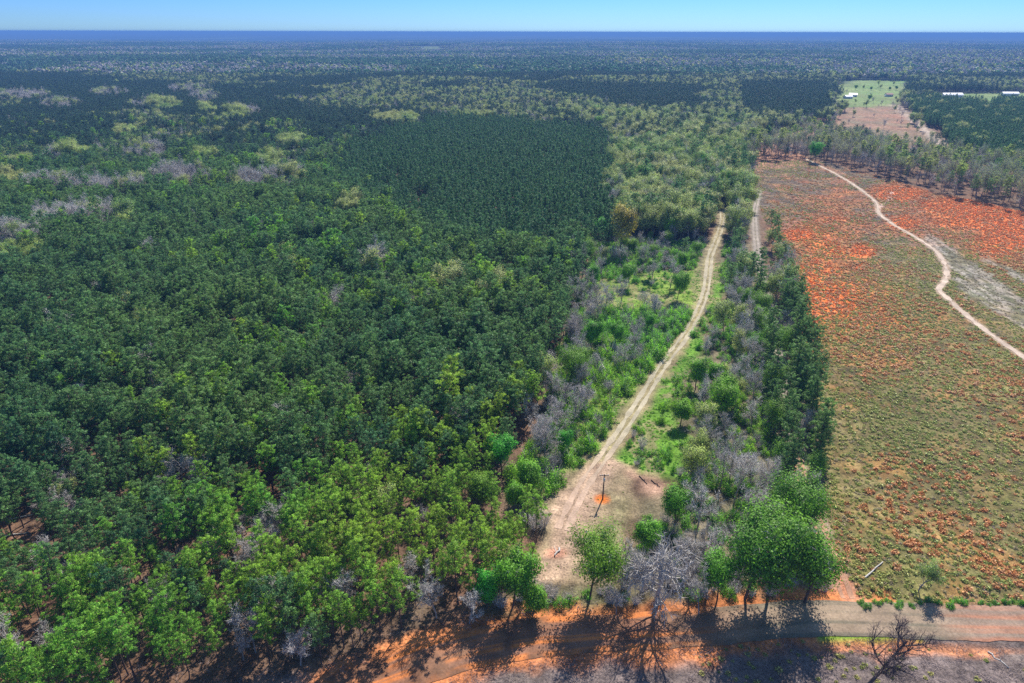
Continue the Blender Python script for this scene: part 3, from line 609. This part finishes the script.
# labels: rank of each plant from the nearest landmark in one of four directions
cells = {}
for k, (nm, key, x, y, s, px, py) in enumerate(singles):
    d = np.hypot(LXY[:, 0] - x, LXY[:, 1] - y); li = int(np.argmin(d)); gx, gy, _ = project(np.array([[x, y, 0.]]))
    dx, dy = x - LXY[li, 0], y - LXY[li, 1]
    if abs(dx) > 1.5 * abs(dy): w = 'left of' if dx < 0 else 'right of'
    elif abs(dy) > 1.5 * abs(dx): w = 'behind' if dy > 0 else 'in front of'
    else: w = ('behind and left of' if dx < 0 else 'behind and right of') if dy > 0 else ('in front and left of' if dx < 0 else 'in front and right of')
    cells.setdefault((key, li, w), []).append((d[li], k))
lab = {}
for (key, li, w), rows in cells.items():
    rows.sort(); q = len(rows)
    for n, (d, k) in enumerate(rows):
        if n < 12: lab[k] = (f"{RANK[n]} {LOOK[key]} {w} {LAND[li][1]}", GROUPS[NAMES[key]])
        else: lab[k] = (f"{LOOK[key]} beyond the twelfth {w} {LAND[li][1]}", f"{LOOK[key]}s deep {w} {LAND[li][1]}")
r = np.random.default_rng(77)
for k, (nm, key, x, y, s, px, py) in enumerate(singles):
    place(key, int(r.integers(len(SPEC[key]['b']))), x, y, s, float(r.uniform(0, 6.28)), *lab[k])
# the rest of each kind: one object each
MASS = {'pine': ('pine_forest', 'dark green pine forest reaching back to the blue horizon', 'forest', 'pine'), 'backpine': ('far_pine_forest', 'dark slate-green pines of the farther forest', 'forest', 'far_pine'), 'pinelt': ('light_pine_forest', 'lighter green pines scattered through the forest', 'forest', 'light_pine'),
 'edgepine': ('pine_strip', 'dark pines further along the lane', 'forest', 'edge_pine'), 'plant': ('young_pine_plantation', 'dense dark plantation of young pines in even rows', 'plantation', 'young_pine'),
 'bare': ('leafless_woods', 'grey leafless woods among the far pines', 'woods', 'leafless_tree'), 'barem': ('mauve_woods', 'mauve-grey leafless woods', 'woods', 'mauve_tree'), 'bud': ('budding_woods', 'pale yellow-green budding woods behind the meadow and beyond', 'woods', 'spring_tree'),
 'green': ('leafy_woods', 'lime green trees in the far woods', 'woods', 'lime_tree'), 'deep': ('deep_green_woods', 'deep green trees in the strip', 'woods', 'deep_tree'), 'slender': ('slender_woods', 'thin high-crowned trees beyond the clearcut', 'woods', 'tall_tree'), 'sparse': ('half_bare_woods', 'thin half-bare trees lining the clearcut top', 'woods', 'thin_tree'),
 'shrub': ('green_shrubbery', 'low green shrubbery beside the trail', 'shrubbery', 'low_shrub'), 'bareshrub': ('twiggy_undergrowth', 'grey twiggy undergrowth beside the trail', 'undergrowth', 'twiggy_plant')}
def to3(A): return np.stack([A[:, 0], A[:, 1], hgt(A[:, 0], A[:, 1])], 1)
for key, (nm, lb, ct, model) in MASS.items():
    if not plants.get(key): continue
    A = np.vstack(plants[key]); keep = np.ones(len(A), bool)
    for j in chosen.get(key, ()): keep[j] = False
    A = A[keep]; stuff(nm, key, to3(A), A[:, 2], lb, ct, model)
# far canopy, 1.7 to 9 km
x, y = grid(-7600, 7600, 1690, 9200, 58, .4, 31); k = wedge(x, y, 150); x, y = x[k], y[k]
fieldn = vnoise(x, y, 700, 71, 3) + .0; k = fieldn < .70; x, y = x[k], y[k]
nb = vnoise(x, y, 480, 23, 3) ; r = np.random.default_rng(9); s = r.uniform(.9, 1.15, len(x)); q = nb + r.normal(0, .02, len(x)) + .06 * (vnoise(x, y * .35, 150, 24, 2) - .5) < .51
for key, sel, nm, lb in (('farpine', q, 'distant_pine_forest', 'far pine forest fading to blue'), ('farmix', ~q, 'distant_mixed_woods', 'far grey and pale green woods fading to blue')):
    A = np.stack([x[sel], y[sel], s[sel]], 1); stuff(nm, key, to3(A), A[:, 2], lb, 'forest', nm.replace('distant', 'far').replace('forest', 'stand').replace('woods', 'stand'))

# ------------------------------------------------------------------ ground cover
def cover(nm, key, P, spacing, dens, smin, smax, lb, ct, seed):
    lo, hi = P.min(0), P.max(0); hi = np.minimum(hi, [470, 640]); x, y = grid(lo[0], hi[0], lo[1], hi[1], spacing, .5, seed); k = inside(x, y, P) & wedge(x, y, 40); x, y = x[k], y[k]
    for Ln, w in ((TRAIL, 1.6), (LANE, 1.5), (ROAD, 4.8), (CTRACK, 1.7)):
        k = dist_line(x, y, Ln) > w; x, y = x[k], y[k]
    r = np.random.default_rng(seed); k = r.random(len(x)) < dens(x, y); x, y = x[k], y[k]; s = r.uniform(smin, smax, len(x)) * (1 + .3 * (r.random(len(x)) > .93))
    A = np.stack([x, y, s], 1); stuff(nm, key, to3(A), s, lb, ct, nm + '_plant')
def orange_field(x, y):
    px, py, _ = project(np.stack([x, y, np.zeros(len(x))], 1)); m = np.zeros(len(x))
    for (cx, cy), rx, ry in ORANGE: m = np.maximum(m, 1.15 * np.exp(-1.0 * (((px - cx) / rx) ** 2 + ((py - cy) / ry) ** 2)))
    for (cx, cy), rx, ry, am in (((830, 262), 50, 66, .55), ((855, 320), 70, 50, .42), ((960, 215), 90, 30, .4)): m = np.maximum(m, am * np.exp(-(((px - cx) / rx) ** 2 + ((py - cy) / ry) ** 2)) * (.55 + .9 * vnoise(x, y, 16, 57, 3)))
    return m
def wind(x, y):
    m = np.zeros(len(x))
    for P in WINDROW: m = np.maximum(m, smask(x, y, P, 2, 2.5))
    return m
cover('rusty_brush', 'rust', CC, 1.15, lambda x, y: (1 - .55 * sstep(.4, .65, orange_field(x, y))) * np.clip(.10 * (1 - sstep(260, 380, y)) + .8 * orange_field(x, y) + 1.3 * (vnoise(x, y, 20, 51, 3) - .46) * (1 - .8 * sstep(280, 420, y)), 0, .9) * (1 - wind(x, y)), .4, 1.65, 'rust-orange bramble tufts scattered over the clearcut', 'brush', 61)
cover('green_weeds', 'weed', CC, .95, lambda x, y: np.clip(.66 - .9 * (vnoise(x, y, 22, 52, 3) - .42) - .5 * orange_field(x, y) - .45 * sstep(270, 420, y), 0, .8) * (1 - wind(x, y)), .35, 1.3, 'low green weeds between the rusty tufts of the clearcut', 'weeds', 62)
cover('orange_brush', 'ember', CC, 1.2, lambda x, y: .62 * sstep(.25, .85, orange_field(x, y) + .7 * (vnoise(x, y, 9, 58, 3) - .5)), .4, 1.3, 'vivid orange dead growth in patches on the clearcut', 'brush', 71)
cover('straw_tufts', 'straw', CC, 1.3, lambda x, y: .38 + .0 * x, .4, 1.0, 'tan straw tufts between the weeds of the clearcut', 'straw', 69)
cover('woody_litter', 'litter', CC, 3.2, lambda x, y: .25 + .5 * wind(x, y) + .3 * sstep(280, 400, y), .5, 1.3, 'grey logging litter strewn over the clearcut', 'litter', 63)
cover('meadow_grass', 'grass', np.vstack([MEADOW]), 1.3, lambda x, y: .2 + .5 * (vnoise(x, y, 12, 53) > .5), .35, .8, 'bright green grass of the meadow by the trail', 'grass', 64)
cover('verge_grass', 'grass', VERGE, 1.2, lambda x, y: .35 + .5 * (vnoise(x, y, 10, 54) > .42), .3, .85, 'bright green grass on the trail verge', 'grass', 65)
cover('bank_litter', 'litter', poly([(300, 690), (480, 650), (700, 645), (830, 638), (1060, 645), (1100, 720), (200, 780)]), 1.1, lambda x, y: .75, .5, 1.2, 'grey-mauve dead stalks on the bank below the road', 'litter', 66)
cover('bank_weeds', 'weed', poly([(700, 645), (830, 638), (1060, 645), (1100, 720), (700, 720)]), 1.4, lambda x, y: np.clip(1.6 * (vnoise(x, y, 7, 56, 2) - .45), 0, .7), .4, 1.1, 'sparse green weeds on the bank below the road', 'weeds', 70)
cover('clearing_weeds', 'weed', CLEAR, 1.3, lambda x, y: .3 * (vnoise(x, y, 6, 55) > .5), .2, .5, 'sparse weeds on the sandy clearing', 'weeds', 67)
cover('forest_litter', 'litter', poly([(-60, 760), (0, 690), (300, 630), (520, 600), (560, 560), (700, 560), (720, 625), (500, 650), (300, 690)]), 1.7, lambda x, y: .35, .6, 1.3, 'fallen sticks under the forest edge', 'litter', 68)

# ------------------------------------------------------------------ ground sheet
def axis(lo, hi, step, ends, ratio):
    a = list(np.arange(lo, hi + step, step)); s = step
    while a[-1] < ends[1]: s *= ratio; a.append(a[-1] + s)
    s = step; pre = []
    v = lo
    while v > ends[0]: s *= ratio; v -= s; pre.append(v)
    return np.array(pre[::-1] + a)
xs = axis(-150, 400, .9, (-45000, 45000), 1.11); ys = axis(62, 540, .9, (-400, 45000), 1.045)
X, Y = np.meshgrid(xs, ys); nx, ny = len(xs), len(ys); X, Y = X.ravel(), Y.ravel()
def C3(*c): return np.array(c)[None]
def ground_colour(x, y):
    n1 = vnoise(x, y, 9, 81, 3)[:, None]; n2 = vnoise(x, y, 28, 82, 3)[:, None]; n3 = vnoise(x, y, 3, 83, 2)[:, None]
    c = C3(.17, .085, .05) * (1 - n1) + C3(.11, .085, .06) * n1                       # pine straw
    far = sstep(900, 1900, np.hypot(x, y))[:, None]
    p = vnoise(x, y, 900, 84, 3)[:, None]; fc = np.where(p < .5, C3(.024, .05, .024), C3(.06, .062, .034)); fc = np.where(vnoise(x, y, 700, 71, 3)[:, None] > .70, C3(.12, .16, .05), fc)
    c = c * (1 - far) + fc * far
    def lay(c, m, col): m = np.asarray(m)[:, None] if np.ndim(m) == 1 else m; return c * (1 - m) + col * m
    c = lay(c, .8 * np.maximum.reduce([smask(x, y, P, 4, 4, 3) for P in (STRIP, SHRUBZ, HEADM)]), C3(.115, .125, .05) * n1 + C3(.19, .15, .11) * (1 - n1))
    c = lay(c, smask(x, y, HARD, 6, 8, 4) * .7, C3(.16, .13, .10))
    c = lay(c, smask(x, y, MEADOW, 3, 4, 5), np.where(n1 > .5, C3(.15, .22, .035), C3(.20, .20, .075)))
    c = lay(c, smask(x, y, VERGE, 2, 3, 6), np.where(n1 > .45, C3(.11, .22, .025), C3(.20, .20, .08)))
    # clearcut
    m = smask(x, y, CC, 2.5, 3, 7); o = (np.clip(orange_field(x, y) * 1.25 + (vnoise(x, y, 12, 85, 3) - .58) * .9, 0, 1))[:, None]
    up = sstep(250, 380, y)[:, None]; base = (C3(.19, .185, .055) * n1 + C3(.23, .18, .085) * (1 - n1)) * (.6 + .8 * n2); base = base * (1 - up) + (C3(.20, .135, .105) * n1 + C3(.13, .11, .085) * (1 - n1)) * up
    n5 = sstep(.45, .7, vnoise(x, y, 7, 89, 3))[:, None]; base = base * (1 - .55 * n5) + C3(.32, .205, .085) * .55 * n5; base = .74 * base * (.55 + .9 * n3); base = base * (1 - .95 * o) + .95 * C3(.68, .18, .042) * (.75 + .5 * n3) * o
    wd = WINDROW[0][3] - WINDROW[0][0]; wd = wd / np.linalg.norm(wd); n4 = sstep(.35, .65, vnoise((x * wd[0] + y * wd[1]) / 9, (-x * wd[1] + y * wd[0]) / 1.6, 1, 88, 3))[:, None]; n3 = np.where(wind(x, y)[:, None] > .05, n4, n3)
    w = wind(x, y)[:, None] * (.55 + .5 * n1); base = base * (1 - .8 * w) + (C3(.36, .32, .28) * n3 + C3(.12, .125, .08) * (1 - n3)) * .8 * w
    c = lay(c, m, base)
    c = lay(c, smask(x, y, CC2, 8, 22, 8), (C3(.34, .16, .10) * n2 + C3(.15, .14, .085) * (1 - n2)) * (.6 + .8 * n1))
    c = lay(c, smask(x, y, NLINE, 4, 5, 8) * (x < 260) * .8, C3(.34, .17, .10))
    for P in (FIELD, FIELD2, FIELD3, FIELD4): c = lay(c, smask(x, y, P, 8, 18, 9), (C3(.12, .23, .05) * n1 + C3(.22, .23, .09) * (1 - n1)) * (.6 + .8 * n2))
    c = lay(c, .9 * smask(x, y, CLEARN, 2, 3, 10), C3(.24, .20, .09) * n1 + C3(.30, .24, .15) * (1 - n1))
    cl = smask(x, y, CLEAR, 2, 3, 11); dt = dist_line(x, y, TRAIL)
    c = lay(c, cl, (C3(.31, .215, .14) * n1 + C3(.19, .18, .085) * (1 - n1)) * (.8 + .4 * n3))
    c = lay(c, cl * sstep(7, 3, dt) * .9, C3(.37, .25, .175) * (.85 + .3 * n3))
    c = lay(c, .8 * smask(x, y, SLASH, 2.5, 4, 12), C3(.33, .20, .14) * (.7 + .6 * n3))
    c = lay(c, sstep(4.5, 1.0, dt) * .75 * (1 - cl), C3(.30, .25, .13))
    c = lay(c, sstep(3.2, 1.2, dist_line(x, y, LANE)) * (y > 60), np.where(y[:, None] > 170, C3(.22, .19, .15), C3(.33, .23, .17)))
    c = lay(c, sstep(2.6, .8, dist_line(x, y, CTRACK)), C3(.34, .25, .18)); c = lay(c, sstep(2.4, .8, dist_line(x, y, SPUR)), C3(.46, .31, .24)); c = lay(c, sstep(7, 3, dist_line(x, y, TRACK2)), C3(.38, .30, .24))
    # roadside: red clay cut, mauve bank
    c = lay(c, smask(x, y, BANK, 2, 3, 13), C3(.20, .155, .145) * n1 + C3(.12, .095, .08) * (1 - n1))
    dr = dist_line(x, y, ROAD); cn = vnoise(x, y, 5, 86, 2); c = lay(c, sstep(8.5, 5, dr + (cn - .5) * 7) * .9 * (x < 75) * sstep(-75, -20, x), C3(.50, .175, .06) * (.7 + .6 * n3))
    c = lay(c, sstep(8.0, 6, dr + (cn - .5) * 6) * sstep(5.0, 5.8, dr) * (x >= 45) * (y < 94) * .9, C3(.46, .19, .09) * (.7 + .6 * n3))
    fy = smask(x, y, poly([(815, 633), (925, 634), (925, 641), (820, 640)]), .6, .8, 14); c = lay(c, fy, C3(.16, .26, .03))
    pl = np.array(G(603, 499)); c = lay(c, sstep(2.4, .9, np.hypot(x - pl[0], y - pl[1]) + (cn - .5) * 1.2), C3(.62, .17, .03))
    fl = np.array(G(556, 553)); c = lay(c, sstep(3.4, 1.5, np.hypot(x - fl[0], (y - fl[1]) * 1.5) + (cn - .5) * 2), C3(.52, .26, .17))
    c = lay(c, smask(x, y, poly([(832, 572), (850, 578), (872, 604), (846, 606)]), .8, 1, 15), C3(.46, .2, .11) * (.75 + .5 * n3))
    return np.clip(c, .01, .8)
def sheet(name, V, F, cols, m):
    me = bpy.data.meshes.new(name); me.vertices.add(len(V)); me.vertices.foreach_set('co', V.astype(np.float32).ravel())
    me.loops.add(F.size); me.loops.foreach_set('vertex_index', F.astype(np.int32).ravel()); me.polygons.add(len(F)); me.polygons.foreach_set('loop_start', (np.arange(len(F)) * 4).astype(np.int32)); me.polygons.foreach_set('loop_total', np.full(len(F), 4, np.int32))
    a = me.attributes.new('Col', 'FLOAT_COLOR', 'POINT'); a.data.foreach_set('color', np.hstack([cols, np.ones((len(cols), 1))]).astype(np.float32).ravel())
    me.materials.append(m); me.update(calc_edges=True); me.polygons.foreach_set('use_smooth', np.ones(len(F), bool)); return link(name, me)
H = hgt(X, Y); i = (np.arange(ny - 1)[:, None] * nx + np.arange(nx - 1)[None]).ravel()
tagp(sheet('ground', np.stack([X, Y, H], 1), np.stack([i, i + 1, i + nx + 1, i + nx], 1), ground_colour(X, Y), M['ground']), 'wooded red-clay ground reaching to the horizon', 'ground', None, 'structure')

def ribbon(name, Ln, half, colf, step=.8, na=9, lift=.05, label='', jit=.25, off=0.0, crown=.0, seed=1):
    seg = np.r_[0, np.cumsum(np.hypot(*np.diff(Ln, axis=0).T))]; s = np.arange(0, seg[-1], step); cx = np.interp(s, seg, Ln[:, 0]); cy = np.interp(s, seg, Ln[:, 1])
    T = np.stack([np.gradient(cx), np.gradient(cy)], 1); T /= np.linalg.norm(T, axis=1, keepdims=True); Nn = np.stack([-T[:, 1], T[:, 0]], 1)
    u = np.linspace(-1, 1, na); hw = half * (1 + jit * (vnoise(s, s * 0, 4, seed, 3) - .5) * 2)
    P = np.stack([cx, cy], 1)[:, None] + Nn[:, None] * (u[None, :, None] * hw[:, None, None] + off)
    x, y = P[..., 0].ravel(), P[..., 1].ravel(); zz = hgt(x, y) + lift + crown * (1 - np.tile(u, len(s)) ** 2)
    ii = (np.arange(len(s) - 1)[:, None] * na + np.arange(na - 1)[None]).ravel()
    o = sheet(name, np.stack([x, y, zz], 1), np.stack([ii, ii + na, ii + na + 1, ii + 1], 1), colf(x, y, np.tile(u, len(s)), np.repeat(s, na)), M['road']); tagp(o, label, name.replace('_', ' '), None, 'structure'); return o
def road_col(x, y, u, s):
    st = vnoise(u * 9 + .05 * vnoise(s, s * 0, 20, 3), s / 90, 1, 91, 3)[:, None]; red = (sstep(75, 88, x) * .9 + sstep(52, 20, x))[:, None] ; n = vnoise(x, y, 4, 92, 2)[:, None]
    red = np.clip(red + (vnoise(x, y, 11, 93, 2)[:, None] - .5) * .5, 0, 1)
    st = sstep(.36, .64, st); grey = C3(.165, .14, .10) * st + C3(.27, .20, .14) * (1 - st); rd = C3(.42, .19, .115) * st + C3(.26, .19, .145) * (1 - st); lf = C3(.56, .185, .055) * st + C3(.24, .12, .075) * (1 - st)
    pt = sstep(.42, .62, vnoise(x, y, 5, 97, 3))[:, None]; lf = lf * pt + C3(.19, .095, .055) * (1 - pt) * (.6 + .8 * vnoise(x, y, 1.6, 98, 2)[:, None]); rd = np.where(x[:, None] < 52, lf, rd); return (grey * (1 - red) + rd * red) * (.85 + .3 * n)
ribbon('dirt_road', ROAD, 4.3, road_col, .6, 25, .07, 'graded dirt county road crossing below the forest', .1, 0, .06)
def rut_col(x, y, u, s):
    n = vnoise(x, y, 3, 94, 2)[:, None]; f = sstep(165, 130, y)[:, None]; c = C3(.37, .32, .225) * (1 - f) + C3(.43, .30, .22) * f; return c * (.8 + .4 * n)
for sg, nm in ((-1, 1), (1, 2)): ribbon('trail_rut', TRAIL[8:], .62, rut_col, .7, 5, .05, ('western' if sg > 0 else 'eastern') + ' sandy wheel rut of the two-track trail', .75, sg * 1.05, 0, nm)
ribbon('clearcut_track', CTRACK, .78, lambda x, y, u, s: C3(.46, .36, .28) * (.8 + .4 * vnoise(x, y, 4, 95, 2)[:, None]), .8, 5, .06, 'pale dirt track winding down the clearcut', 1.1)
for sg in (-1, 1): ribbon('lane_rut', LANE, .55, lambda x, y, u, s: np.where(y[:, None] < 150, C3(.43, .235, .15), C3(.31, .26, .22)) * (.8 + .4 * vnoise(x, y, 4, 96, 2)[:, None]), .8, 5, .05, ('western' if sg > 0 else 'eastern') + ' wheel rut of the dirt lane along the pines', .4, sg * .9, 0, 4 + sg)

# ------------------------------------------------------------------ utility pole
wood = plain('weathered_pole_wood', (.05, .04, .035), (.09, .07, .06), 4, .85, 0, (1, 1, .1)); metal = plain('galvanised_grey', (.5, .52, .55), (.6, .62, .64), 3, .45, 0, None, .3); porc = plain('white_porcelain', (.75, .75, .74), (.82, .82, .8), 3, .3)
px_, py_ = G(603.5, 499); pz = float(hgt(np.array([px_]), np.array([py_]))[0])
t = bpy.data.objects.new('utility_pole', None); COL.objects.link(t); t.location = (px_, py_, pz); tagp(t, 'dark wooden utility pole rising from an orange clay patch in the sandy clearing', 'utility pole')
b = MB(); b.tube([(0, 0, -.3), (0, 0, 3), (.02, 0, 7.0)], [.17, .15, .12], 10); link('pole', b.mesh('pole', [wood]), t)
b = MB(); b.box(-1.05, 1.05, .13, .24, 6.45, 6.58); ca = link('crossarm', b.mesh('crossarm', [wood]), t)
for q in (-.95, -.4, .4, .95):
    b = MB(); b.tube([(q, .185, 6.58), (q, .185, 6.68), (q, .185, 6.74), (q, .185, 6.86)], [.03, .07, .1, .06], 8); link('insulator', b.mesh('insulator', [porc]), ca)
b = MB(); b.tube([(0, -.36, 5.2), (0, -.36, 5.25), (0, -.36, 6.0), (0, -.36, 6.08)], [.2, .24, .24, .18], 12); tr = link('transformer', b.mesh('transformer', [metal]), t)
b = MB(); b.tube([(0, -.36, 6.08), (0, -.36, 6.3)], [.06, .03], 8); link('bushing', b.mesh('bushing', [porc]), tr)
b = MB(); b.tube([(.1, .0, 6.2), (.5, 1.6, 3.1), (.9, 3.2, .05)], .018, 5); link('guy_wire', b.mesh('guy_wire', [metal]), t)

# ------------------------------------------------------------------ lone dead tree and logs
x, y = G(860, 694); b = decid(np.random.default_rng(202), 22.5, 0, 0, .055, (9, 9, 9), .95, .36, .50, (.30, .22), trunk=.60, up=.09, start=.32)
o = bpy.data.objects.new('dead_tree', None); COL.objects.link(o); o.location = (x, y, float(hgt(np.array([x]), np.array([y]))[0])); tagp(o, 'dark leafless tree leaning over the bank below the grey road', 'dead tree')
link('trunk', b.mesh('trunk', [M['dark'], M['darktw']], [0]), o); link('crown', b.mesh('crown', [M['dark'], M['darktw']], [1]), o)
LOGS = [((866, 578), (884, 562), .16, 'pale fallen trunk slanting across the clearcut corner by the road'), ((640, 476), (648, 484), .12, 'reddish log on the slash heap beside the clearing'), ((652, 480), (661, 487), .11, 'lower reddish log on the slash heap'), ((560, 549), (556, 557), .2, 'short pinkish log at the foot of the clearing'), ((8, 522), (34, 516), .2, 'upper pale fallen trunk in the western forest gap'), ((4, 538), (30, 534), .18, 'lower pale fallen trunk in the western forest gap'), ((990, 650), (1010, 668), .15, 'grey log on the bank right of the dead tree')]
for i, (a, c, rad, lb) in enumerate(LOGS):
    A, B = np.array(G(*a)), np.array(G(*c)); ha, hb = hgt(np.array([A[0], B[0]]), np.array([A[1], B[1]])); r = np.random.default_rng(i); L_ = np.linalg.norm(B - A); k = np.linspace(0, 1, 6)[:, None]; b = MB()
    P = np.hstack([(B - A) * k, k * (hb - ha) + rad * .8]); P[1:-1, :2] += r.normal(0, .12, (4, 2)); b.tube(P, np.linspace(rad * 1.2, rad * .6, 6), 7)
    e = P[3]; b.tube([e, e + r.normal(0, .5, 3) * [1, 1, .3] + [0, 0, .5]], [rad * .5, .03], 4)
    o = link('fallen_log', b.mesh('fallen_log', [M['pale'] if 'reddish' not in lb else M['bark']])); o.location = (A[0], A[1], ha + .03); tagp(o, lb, 'log', 'fallen logs')

# ------------------------------------------------------------------ far farm buildings
wallm = plain('white_siding', (.70, .70, .68), (.78, .78, .76), 1); roofm = plain('pale_metal_roof', (.72, .72, .73), (.80, .80, .80), 1, .4); redr = plain('brown_shingles', (.22, .13, .10), (.28, .17, .13), 1); glass = plain('dark_window_glass', (.03, .04, .05), (.05, .06, .07), 1, .15); doorm = plain('grey_door', (.25, .25, .26), (.3, .3, .3), 1)
def building(name, px, py, L_, W, Hh, rot, roof, label, cat, nwin):
    x, y = G(px, py); z = float(hgt(np.array([x]), np.array([y]))[0]); t = bpy.data.objects.new(name, None); COL.objects.link(t); t.location = (x, y, z); t.rotation_euler = (0, 0, rot); tagp(t, label, cat, 'farm buildings around the green fields')
    b = MB(); b.box(-L_/2, L_/2, -W/2, W/2, -1, Hh)
    for sx in (-1, 1): b.add([(sx * L_/2, -W/2, Hh), (sx * L_/2, W/2, Hh), (sx * L_/2, 0, Hh + W * .28)], [(0, 1, 2)])
    link('wall', b.mesh('wall', [wallm]), t); b = MB(); e = .6; rh = W * .28
    for q in (0, .15): b.add([(sx * (L_/2 + e), sy * (W/2 + e) , Hh - e * .56 + q + .05) if sy else (sx * (L_/2 + e), 0, Hh + rh + q + .05) for sx in (-1, 1) for sy in (-1, 0, 1)], [(0, 1, 4, 3), (1, 2, 5, 4)])
    link('roof', b.mesh('roof', [roof]), t)
    for i in range(nwin):
        xx = -L_/2 + L_ * (i + .5) / nwin
        if i == nwin // 2: b = MB(); b.box(xx - .6, xx + .6, -W/2 - .06, -W/2 - .002, 0, 2.2); link('door', b.mesh('door', [doorm]), t)
        else: b = MB(); b.box(xx - .6, xx + .6, -W/2 - .05, -W/2 - .002, 1, 2.2); link('window', b.mesh('window', [glass]), t)
building('barn', 952, 96.0, 34, 11, 4, .06, roofm, 'long white metal-roofed barn between the fields and the young pines', 'barn', 5)
building('barn', 1010, 94.5, 26, 10, 4, -.1, roofm, 'second white barn at the far right of the narrow green field', 'barn', 5)
building('farmhouse', 848, 98, 13, 8, 3.2, .3, roofm, 'small white house on the west side of the big green field', 'house', 3)
building('farmhouse', 853, 96, 12, 8, 3.2, -.3, roofm, 'white house just behind the other on the big green field', 'house', 3)
building('farmhouse', 889, 95.5, 11, 8, 3.2, .1, redr, 'small brown-roofed house at the east side of the big green field', 'house', 3)
building('barn', 586, 51.5, 60, 16, 6, .0, roofm, 'lone far white building in the blue woods', 'barn', 5)

# ------------------------------------------------------------------ air
m, nt, N = mat('haze_air'); v = N('ShaderNodeVolumePrincipled'); v.inputs['Color'].default_value = (.15, .32, .70, 1); v.inputs['Density'].default_value = .00016; v.inputs['Anisotropy'].default_value = .0
o_ = N('ShaderNodeOutputMaterial'); nt.links.new(v.outputs[0], o_.inputs['Volume'])
b = MB(); b.box(-46500, 46500, -900, 46500, float(H.min()) - 1, 104); h = link('haze', b.mesh('haze', [m])); tagp(h, 'thin blue air haze over the forest', 'haze', None, 'stuff')

# ------------------------------------------------------------------ light
EL, AZ = R(43), math.atan2(4.0, 10.0)      # sun ahead of the camera, a little to the right
sun = bpy.data.lights.new('sun', 'SUN'); sun.energy = 5.0; sun.angle = R(.53); sun.color = (1, .95, .86); so = bpy.data.objects.new('sun', sun); COL.objects.link(so)
sd = Vector((math.sin(AZ) * math.cos(EL), math.cos(AZ) * math.cos(EL), math.sin(EL))); so.rotation_euler = (-sd).to_track_quat('-Z', 'Y').to_euler(); so.location = (0, 0, 300)
w = bpy.data.worlds.new("World"); sc.world = w; w.use_nodes = True; nt = w.node_tree; bg = nt.nodes['Background']
sky = nt.nodes.new('ShaderNodeTexSky'); sky.sky_type = 'NISHITA'; sky.sun_disc = False; sky.sun_elevation = EL; sky.sun_rotation = AZ; sky.altitude = 100; sky.air_density = 1.0; sky.dust_density = .2; sky.ozone_density = 3.0
mx = nt.nodes.new('ShaderNodeMix'); mx.data_type = 'RGBA'; mx.blend_type = 'MULTIPLY'; mx.inputs[0].default_value = 1; tcw = nt.nodes.new('ShaderNodeTexCoord'); sx = nt.nodes.new('ShaderNodeSeparateXYZ'); rp_ = nt.nodes.new('ShaderNodeValToRGB')
nt.links.new(tcw.outputs['Generated'], sx.inputs[0]); nt.links.new(sx.outputs['Z'], rp_.inputs[0]); nt.links.new(rp_.outputs[0], mx.inputs[7])
er = rp_.color_ramp.elements; er[0].position = 0; er[0].color = (.29, .53, .99, 1); er[1].position = .35; er[1].color = (.92, 1, 1.06, 1); e_ = er.new(.05); e_.color = (.19, .435, 1.07, 1)
nt.links.new(sky.outputs[0], mx.inputs[6]); nt.links.new(mx.outputs[2], bg.inputs['Color']); bg.inputs['Strength'].default_value = .095
sc.view_settings.view_transform = 'Standard'; sc.view_settings.look = 'None'; sc.view_settings.exposure = .75; sc.view_settings.gamma = 1
cy = sc.cycles; cy.max_bounces = 5; cy.diffuse_bounces = 2; cy.glossy_bounces = 1; cy.transmission_bounces = 2; cy.volume_bounces = 0; cy.transparent_max_bounces = 4; cy.caustics_reflective = False; cy.caustics_refractive = False; cy.use_denoising = False; cy.sample_clamp_indirect = 4; cy.denoiser = 'OPENIMAGEDENOISE'; cy.denoising_input_passes = 'RGB_ALBEDO_NORMAL'
